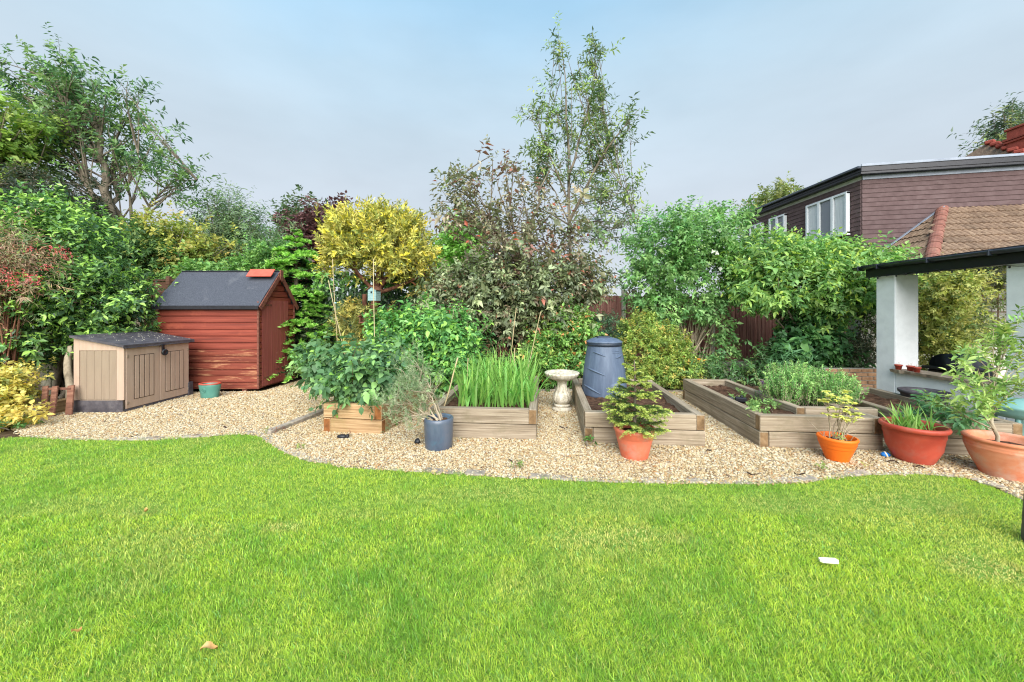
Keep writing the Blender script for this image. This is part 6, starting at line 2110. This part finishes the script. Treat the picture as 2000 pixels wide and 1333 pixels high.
iris = [((148, 204, 76), 4), ((176, 224, 100), 3), ((118, 182, 66), 3)]
straps('iris_clump', 'dense clump of tall bright green sword leaves in the raised bed', 'irises', (-.20, 5.75, .27), 520, (.52, .82), .70, .032, iris, 111, lean=.46, bend=1.0, nparts=300, flop=.16)
straps('strap_plant', 'grassy green leaves growing in the red brown planter', 'plant', (p_red[0], p_red[1], .33), 70, (.13, .13), .27, .020, iris, 112, lean=.7, bend=.6, nparts=70)
tk = straps('chives', 'chives with round purple flower heads by the rosemary', 'chives', (3.72, 5.55, .28), 40, (.06, .10), .25, .006, [((96, 140, 84), 3)], 113, lean=.4, nparts=40)
cl = Leaves()
for dx, dy, z in ((-.06, -.12, .16), (.05, .02, .25), (.12, .1, .2)):
    n = 60
    d = nrm(rngp.normal(size=(n, 3)))
    cl.add(np.array((dx, dy, z)) + d * .006, d, nrm(rngp.normal(size=(n, 3))), .024, .010, pick(rngp, n, [((176, 132, 186), 3), ((196, 156, 206), 2)]))
link('flower_head', leafmesh('flower_head', cl, M_leaf), tk)['kind'] = 'stuff'


# needle-leaved herbs
def rosemary(name, label, base, lobes, n, seed, pal, L=.028, Wd=.005, stick=.28, ndl=34, part='crown', lean=.3):
    rng = np.random.default_rng(seed)
    root = thing(name, label, 'herb', base)
    o = np.array(base)
    P, out, _ = lobe_points(rng, lobes, n, .45, 1.0, .15, .3)
    mb, lv = MB(), Leaves()
    for p, d in zip(P, out):
        dd = nrm(d * lean + np.array((0, 0, 1.)) + rng.normal(0, .16, 3))
        e = p + dd * stick * rng.uniform(.6, 1.1)
        s = p - dd * stick * .25
        mb.tube(np.array([s, (s + e) / 2 + rng.normal(0, .008, 3), e]) - o, np.array([.004, .003, .0015]), 3, caps=False)
        t = rng.random(ndl) ** .8
        Pn = s + (e - s) * t[:, None]
        a = rng.normal(size=(ndl, 3))
        Dn = nrm(nrm(np.cross(np.repeat(dd[None], ndl, 0), a)) * .8 + dd * .65)
        lv.add(Pn, Dn, nrm(rng.normal(size=(ndl, 3)) + (0, 0, .6)), L * rng.uniform(.7, 1.2, ndl), Wd, pick(rng, 1, pal, .1).repeat(ndl, 0) * (1 + rng.normal(0, .1, (ndl, 1))))
    mb.build('stem', M_bark_pale, root)
    link(part, leafmesh(part, lv, M_needle, origin=o, curl=.05, fold=.1), root)
    return root


rosemary('rosemary', 'large bushy green rosemary filling the bed in front of the white shelter', (4.15, 5.25, .27), [(3.95, 5.25, .44, .34, .30, .16), (4.36, 5.15, .42, .34, .30, .17), (4.12, 5.45, .52, .28, .26, .14), (4.52, 5.25, .44, .20, .24, .14)], 1000, 121, [((130, 186, 84), 4), ((104, 164, 76), 3), ((168, 216, 106), 3)], L=.036, Wd=.0105, stick=.24, ndl=44)


def lavender():
    c = np.array((p_blue[0], p_blue[1], .30))
    rng = np.random.default_rng(131)
    root = thing('lavender', 'old straggly grey green lavender with bare pale stems leaning from the blue pot', 'herb', c)
    mb, lv = MB(), Leaves()
    main = []
    for tgt in (W(812, 742, 4.35), W(835, 765, 4.3), W(800, 790, 4.25), W(775, 790, 4.3), W(760, 800, 4.3), W(790, 730, 4.4), W(820, 720, 4.4)):
        s = c + np.array((rng.uniform(-.06, .08), rng.uniform(-.05, .05), -.02))
        mid = s * .55 + tgt * .45 + np.array((.02, 0, .07 if tgt[2] > .6 else .0)) + rng.normal(0, .02, 3)
        p = bez(s, mid, tgt, 9) + rng.normal(0, .006, (9, 3))
        mb.tube(p - c, np.linspace(.013, .005, 9), 6, caps=False)
        main.append(p)
    for p in main:
        for j in range(15):
            a = p[rng.integers(4, 9)]
            e = a + np.array((rng.normal(-.05, .10), rng.normal(0, .09), rng.normal(.05, .09)))
            mb.tube(bez(a, (a + e) / 2 + rng.normal(0, .02, 3), e, 5) - c, np.linspace(.005, .002, 5), 4, caps=False)
            for k_ in range(5):
                d = nrm(rng.normal(0, .5, 3) + np.array((-.15, -.1, .9)))
                q = e + rng.normal(0, .02, 3)
                f = q + d * rng.uniform(.07, .14)
                nd = 26
                t = rng.random(nd)
                dn = nrm(rng.normal(size=(nd, 3)) * .6 + d * .9)
                lv.add(q + (f - q) * t[:, None], dn, nrm(rng.normal(size=(nd, 3)) + (0, 0, .6)), .030 * rng.uniform(.7, 1.2, nd), .0042, pick(rng, 1, [((132, 156, 108), 3), ((108, 136, 88), 2), ((168, 186, 140), 2)], .1).repeat(nd, 0))
    mb.build('stem', M_bark_pale, root)
    link('crown', leafmesh('crown', lv, M_needle, origin=c, curl=.05, fold=.1), root)


lavender()


def azalea():
    c = np.array((p_or[0], p_or[1], .20))
    rng = np.random.default_rng(141)
    root = thing('azalea', 'sparse yellow leaved azalea on bare twigs in the orange pot', 'plant', c)
    mb, lv = MB(), Leaves()
    tips = [W(1618, 790, 3.95), W(1640, 778, 3.9), W(1660, 785, 4.0), W(1650, 800, 3.9), W(1632, 805, 3.95), W(1672, 812, 3.9), W(1662, 825, 4.0), W(1612, 772, 3.95), W(1645, 815, 3.85), W(1652, 775, 4.05)]
    for t in tips:
        s = c + np.array((rng.normal(0, .03), rng.normal(0, .03), 0))
        p = bez(s, (s + t) / 2 + np.array(((s - t)[0] * .2, 0, .05)), t, 8) + rng.normal(0, .005, (8, 3))
        mb.tube(p - c, np.linspace(.006, .003, 8), 5, caps=False)
        for k_ in range(4):
            q = t + rng.normal(0, .030, 3)
            mb.tube(bez(p[5], (p[5] + q) / 2, q, 4) - c, np.linspace(.003, .0015, 4), 3, caps=False)
            n = 13
            a = rng.uniform(0, 6.28, n)
            D = np.stack([np.cos(a), np.sin(a), rng.uniform(-.2, .6, n)], 1)
            lv.add(np.repeat(q[None], n, 0), D, nrm(np.stack([rng.normal(0, .3, n), rng.normal(0, .3, n) - .3, np.ones(n)], 1)), rng.uniform(.036, .054, n), .022, pick(rng, n, [((232, 226, 84), 4), ((200, 206, 84), 3), ((170, 188, 80), 2)], .1))
    for k_ in range(12):
        s = c + np.array((rng.normal(0, .05), rng.normal(0, .05), 0))
        e = s + np.array((rng.normal(0, .12), rng.normal(0, .08), rng.uniform(.08, .26)))
        mb.tube(bez(s, (s + e) / 2 + rng.normal(0, .02, 3), e, 5) - c, np.linspace(.004, .0015, 5), 4, caps=False)
    q = c + np.array((-.03, -.06, .07))
    n = 20
    lv.add(q + rng.normal(0, .02, (n, 3)), nrm(rng.normal(size=(n, 3)) + (0, 0, .4)), nrm(rng.normal(size=(n, 3)) + (0, -.3, 1)), .035, .016, pick(rng, n, [((206, 212, 80), 1), ((170, 196, 70), 1)]))
    mb.build('stem', M_bark_pale, root)
    leafparts(root, lv, M_leaf, 300, seed=1, hi=True)


azalea()


def bay():
    c = np.array((p_clay[0], p_clay[1], .27))
    rng = np.random.default_rng(151)
    root = thing('citrus_bush', 'small leafy evergreen bush with one thin trunk in the aged terracotta pot', 'tree', c)
    mb, lv = MB(), Leaves()
    tr_ = trunkpath([c + (-.06, 0, -.02), c + (-.10, 0, .16), c + (-.12, .02, .34), c + (-.08, .04, .55), c + (.02, .06, .8)], 12, rng, .006)
    mb.tube(tr_ - c, np.linspace(.018, .006, 12), 7, caps=False)
    mb.build('trunk', M_bark_pale, root)
    bm = MB()
    Zb = 3.6
    tg = [W(x, y, Zb + dz) for x, y, dz in ((1880, 705, -.1), (1900, 690, 0), (1925, 670, .1), (1870, 730, -.1), (1890, 750, -.2), (1850, 790, .1), (1835, 785, .15), (1910, 720, -.2), (1935, 700, 0), (1960, 660, .1), (1975, 640, .1), (1985, 690, 0), (2000, 710, 0),
          (1945, 745, -.15), (1970, 760, -.1), (1930, 765, -.1), (1905, 780, -.15), (1870, 765, -.1), (1990, 750, .05), (1955, 715, .1), (2010, 660, .1), (1965, 620, .15), (1990, 625, .1), (1915, 800, -.1), (1945, 795, -.1), (1975, 735, -.2), (2020, 730, 0), (2030, 690, .1), (1940, 640, .1))]
    for t in tg:
        zt = tr_[0, 2] + (t[2] - tr_[0, 2]) * rng.uniform(.45, .8)
        a = tr_[int(np.argmin(np.abs(tr_[:, 2] - zt)))]
        p = bez(a, (a + t) / 2 + np.array((0, 0, -.03)), t, 7)
        bm.tube(p - c, np.linspace(.007, .002, 7), 4, caps=False)
        n = 5
        k_ = rng.integers(3, 7, n)
        sprigs(lv, rng, p[k_] + rng.normal(0, .03, (n, 3)), np.repeat(nrm(t - a)[None], n, 0), 8, .11, .066, .024, [((146, 184, 72), 4), ((118, 160, 66), 3), ((180, 206, 92), 3)], up=.35, droop=.15, spread=.75, flat=.5)
    bm.build('branch', M_bark_pale, root)
    leafparts(root, lv, M_gloss, 300, seed=2, hi=False)


bay()
shrub('lupin_leaves', 'lobed green leaves spilling between the red planter and the terracotta pot', 'plant', [(4.80, 4.25, .44, .18, .12, .07), (5.0, 4.12, .41, .16, .10, .06), (4.9, 4.4, .50, .13, .10, .05)], [((104, 164, 96), 3), ((82, 138, 84), 3), ((136, 186, 110), 1)], 55, 8, .10, .085, .032, base=(4.85, 4.5, .28), seed=161, nparts=300, droop=.5, stems=8, stemr=.006, hires=True)

# seedlings in the long bed and small weeds
for i, (px, py, s, lab) in enumerate(((1440, 771, .8, 'leafy seedling behind the black hose fitting'), (1468, 789, .9, 'seedling at the left in front of the hose fitting'), (1488, 797, 1.0, 'tall front seedling in the narrow bed'), (1508, 790, .7, 'small seedling at the right of the narrow bed'), (1478, 808, .6, 'lowest seedling at the front of the narrow bed'))):
    g = W(px, py, 0)
    Zs = F * (CH - .30) / (py + 8 - HY)
    c = W(px, py + 8, Zs)
    shrub('seedling', lab, 'seedling', [(c[0], c[1], .34 + .02 * s, .07 * s, .07 * s, .05 * s)], [((150, 190, 92), 3), ((120, 170, 80), 2)], int(12 * s) + 4, 5, .05, .05, .026, base=(c[0], c[1], .28), seed=170 + i, stems=3, stemr=.003, group='seedlings in the narrow bed', nparts=60)
shrub('weed', 'small green weed at the front left foot of the compost bed', 'weed', [(G(1146, 868)[0], G(1146, 868)[1] - .06, .04, .05, .04, .035)], [((120, 176, 70), 2), ((90, 146, 60), 2)], 12, 4, .04, .045, .03, seed=180, stems=1, nparts=40)
for i, (px, py, sc_, pal_, lab) in enumerate(((545, 846, .9, [((150, 84, 50), 3), ((176, 120, 60), 2)], 'rusty brown weed by the end of the gravel kerb'), (520, 848, .8, [((176, 170, 70), 2), ((130, 150, 60), 2)], 'yellow green weed tuft left of the rusty one'), (1012, 918, .8, [((150, 180, 66), 3), ((110, 150, 56), 2)], 'low grass weed on the gravel edge in the middle'),
                                   (585, 880, .6, [((140, 170, 66), 3)], 'tiny weed between edging and gravel on the left curve'), (1600, 920, .6, [((150, 166, 60), 3), ((120, 146, 60), 2)], 'yellowish weed on the gravel below the orange pot'), (1690, 918, .6, [((160, 160, 66), 3)], 'yellowish moss tuft on the gravel left of the red planter'), (778, 832, .8, [((110, 160, 66), 3)], 'green weed at the back right foot of the short bed'))):
    g = G(px, py)
    shrub('weed', lab, 'weed', [(g[0], g[1], .025, .10 * sc_, .06 * sc_, .022)], pal_, int(22 * sc_), 5, .035, .035, .012, base=(g[0], g[1], 0), seed=200 + i, stems=2, stemr=.002, group=None)
def litter():
    rng = np.random.default_rng(77)
    lv = Leaves()
    n = 900
    P = np.stack([rng.uniform(-6.8, 5.6, n), rng.uniform(3.5, 7.4, n), np.full(n, .016)], 1)
    near = 380          # more of it has drifted against the feet of the beds
    for k, (x, y) in enumerate(((-2.1, 4.85), (-.4, 4.66), (1.6, 4.42), (3.5, 4.26), (.55, 5.6), (2.6, 5.4), (-1.5, 5.5), (4.6, 4.1))):
        m = slice(k * near // 8, (k + 1) * near // 8)
        q = near // 8 if k < 7 else near - 7 * near // 8
        P[m, 0] = x + rng.normal(0, .35, P[m].shape[0]); P[m, 1] = y - np.abs(rng.normal(0, .10, P[m].shape[0]))
    ok = inpoly(P[:, 0], P[:, 1], gravel_poly)
    P = P[ok]
    n = len(P)
    a = rng.uniform(0, 6.28, n)
    lv.add(P, np.stack([np.cos(a), np.sin(a), rng.uniform(-.1, .25, n)], 1), np.stack([rng.normal(0, .2, n), rng.normal(0, .2, n), np.ones(n)], 1), rng.uniform(.012, .045, n), rng.uniform(.006, .016, n),
           pick(rng, n, [((96, 72, 56), 3), ((64, 52, 46), 3), ((140, 104, 66), 2), ((110, 120, 66), 1)], .2))
    o = link('leaf_litter', leafmesh('leaf_litter', lv, M_needle))
    o['kind'] = 'stuff'


litter()
# border undergrowth between beds and fence
shrub('border_plants', 'mixed low green border plants in front of the fence on the right', 'plants', [pxlobe(1400, 725, 7.7, 60, 18, .35), pxlobe(1470, 728, 7.6, 40, 16, .3), pxlobe(1560, 735, 7.5, 60, 18, .3), pxlobe(1520, 715, 7.8, 50, 22, .3), pxlobe(1350, 735, 7.5, 40, 14, .3), pxlobe(1640, 715, 7.6, 36, 20, .25)],
      [((96, 146, 74), 4), ((72, 118, 62), 3), ((150, 180, 90), 1), ((120, 150, 112), 1)], 700, 7, .14, .085, .030, seed=181, stems=8, droop=.4, nparts=100)
shrub('lupin', 'fan of long blue green leaves in the border behind the chives', 'plant', [pxlobe(1545, 705, 7.3, 26, 22, .2), pxlobe(1530, 725, 7.2, 30, 14, .2)], [((108, 168, 104), 3), ((86, 144, 88), 3)], 60, 8, .16, .13, .032, seed=182, stems=4, droop=.3, nparts=200)
shrub('hellebore', 'dark low leaves along the foot of the raspberry bed and irises', 'plants', [pxlobe(960, 715, 7.6, 50, 24, .3), pxlobe(930, 690, 8.2, 40, 40, .3)], [((84, 132, 66), 3), ((62, 104, 56), 3)], 420, 7, .16, .085, .045, seed=183, stems=4, droop=.4)

# golden shrub inside the shelter garden
Z = 7.6
shrub('privet', 'golden green hedge shrub seen through the shelter opening', 'shrub', [pxlobe(1805, 570, Z, 38, 45, .6), pxlobe(1840, 562, Z, 36, 30, .5), pxlobe(1805, 630, Z, 38, 55, .5), pxlobe(1835, 605, Z, 26, 40, .4), pxlobe(1870, 542, Z + .4, 46, 12, .3), pxlobe(1815, 680, Z - .1, 30, 36, .4)],
      [((186, 190, 76), 4), ((150, 164, 66), 4), ((206, 206, 96), 2), ((104, 130, 60), 2)], 2300, 9, .18, .065, .030, seed=191, stems=6, up=.25, droop=.25, front=.4)
shrub('dark_shrub', 'dark shrub in the corner behind the brick planter', 'shrub', [pxlobe(1690, 690, 7.3, 24, 26, .25), pxlobe(1660, 700, 7.5, 26, 20, .25), pxlobe(1700, 640, 7.8, 20, 50, .3)], [((84, 96, 66), 3), ((110, 104, 76), 2), ((66, 84, 58), 2)], 520, 7, .15, .06, .022, base=(7.0, 7.3, .4), seed=192, stems=12, stemr=.01)
shrub('climbing_rose', 'thin leafy climber on the trellis behind the shelter', 'climber', [pxlobe(1920, 610, 8.5, 40, 60, .2), pxlobe(1890, 650, 8.5, 30, 40, .2)], [((130, 150, 84), 3), ((160, 166, 100), 2)], 420, 7, .16, .07, .03, seed=193, stems=10, stemr=.008)
if False: print('tris', sum(len(o.data.polygons) for o in bpy.data.objects if o.type == 'MESH'), 'objects', len(bpy.data.objects))
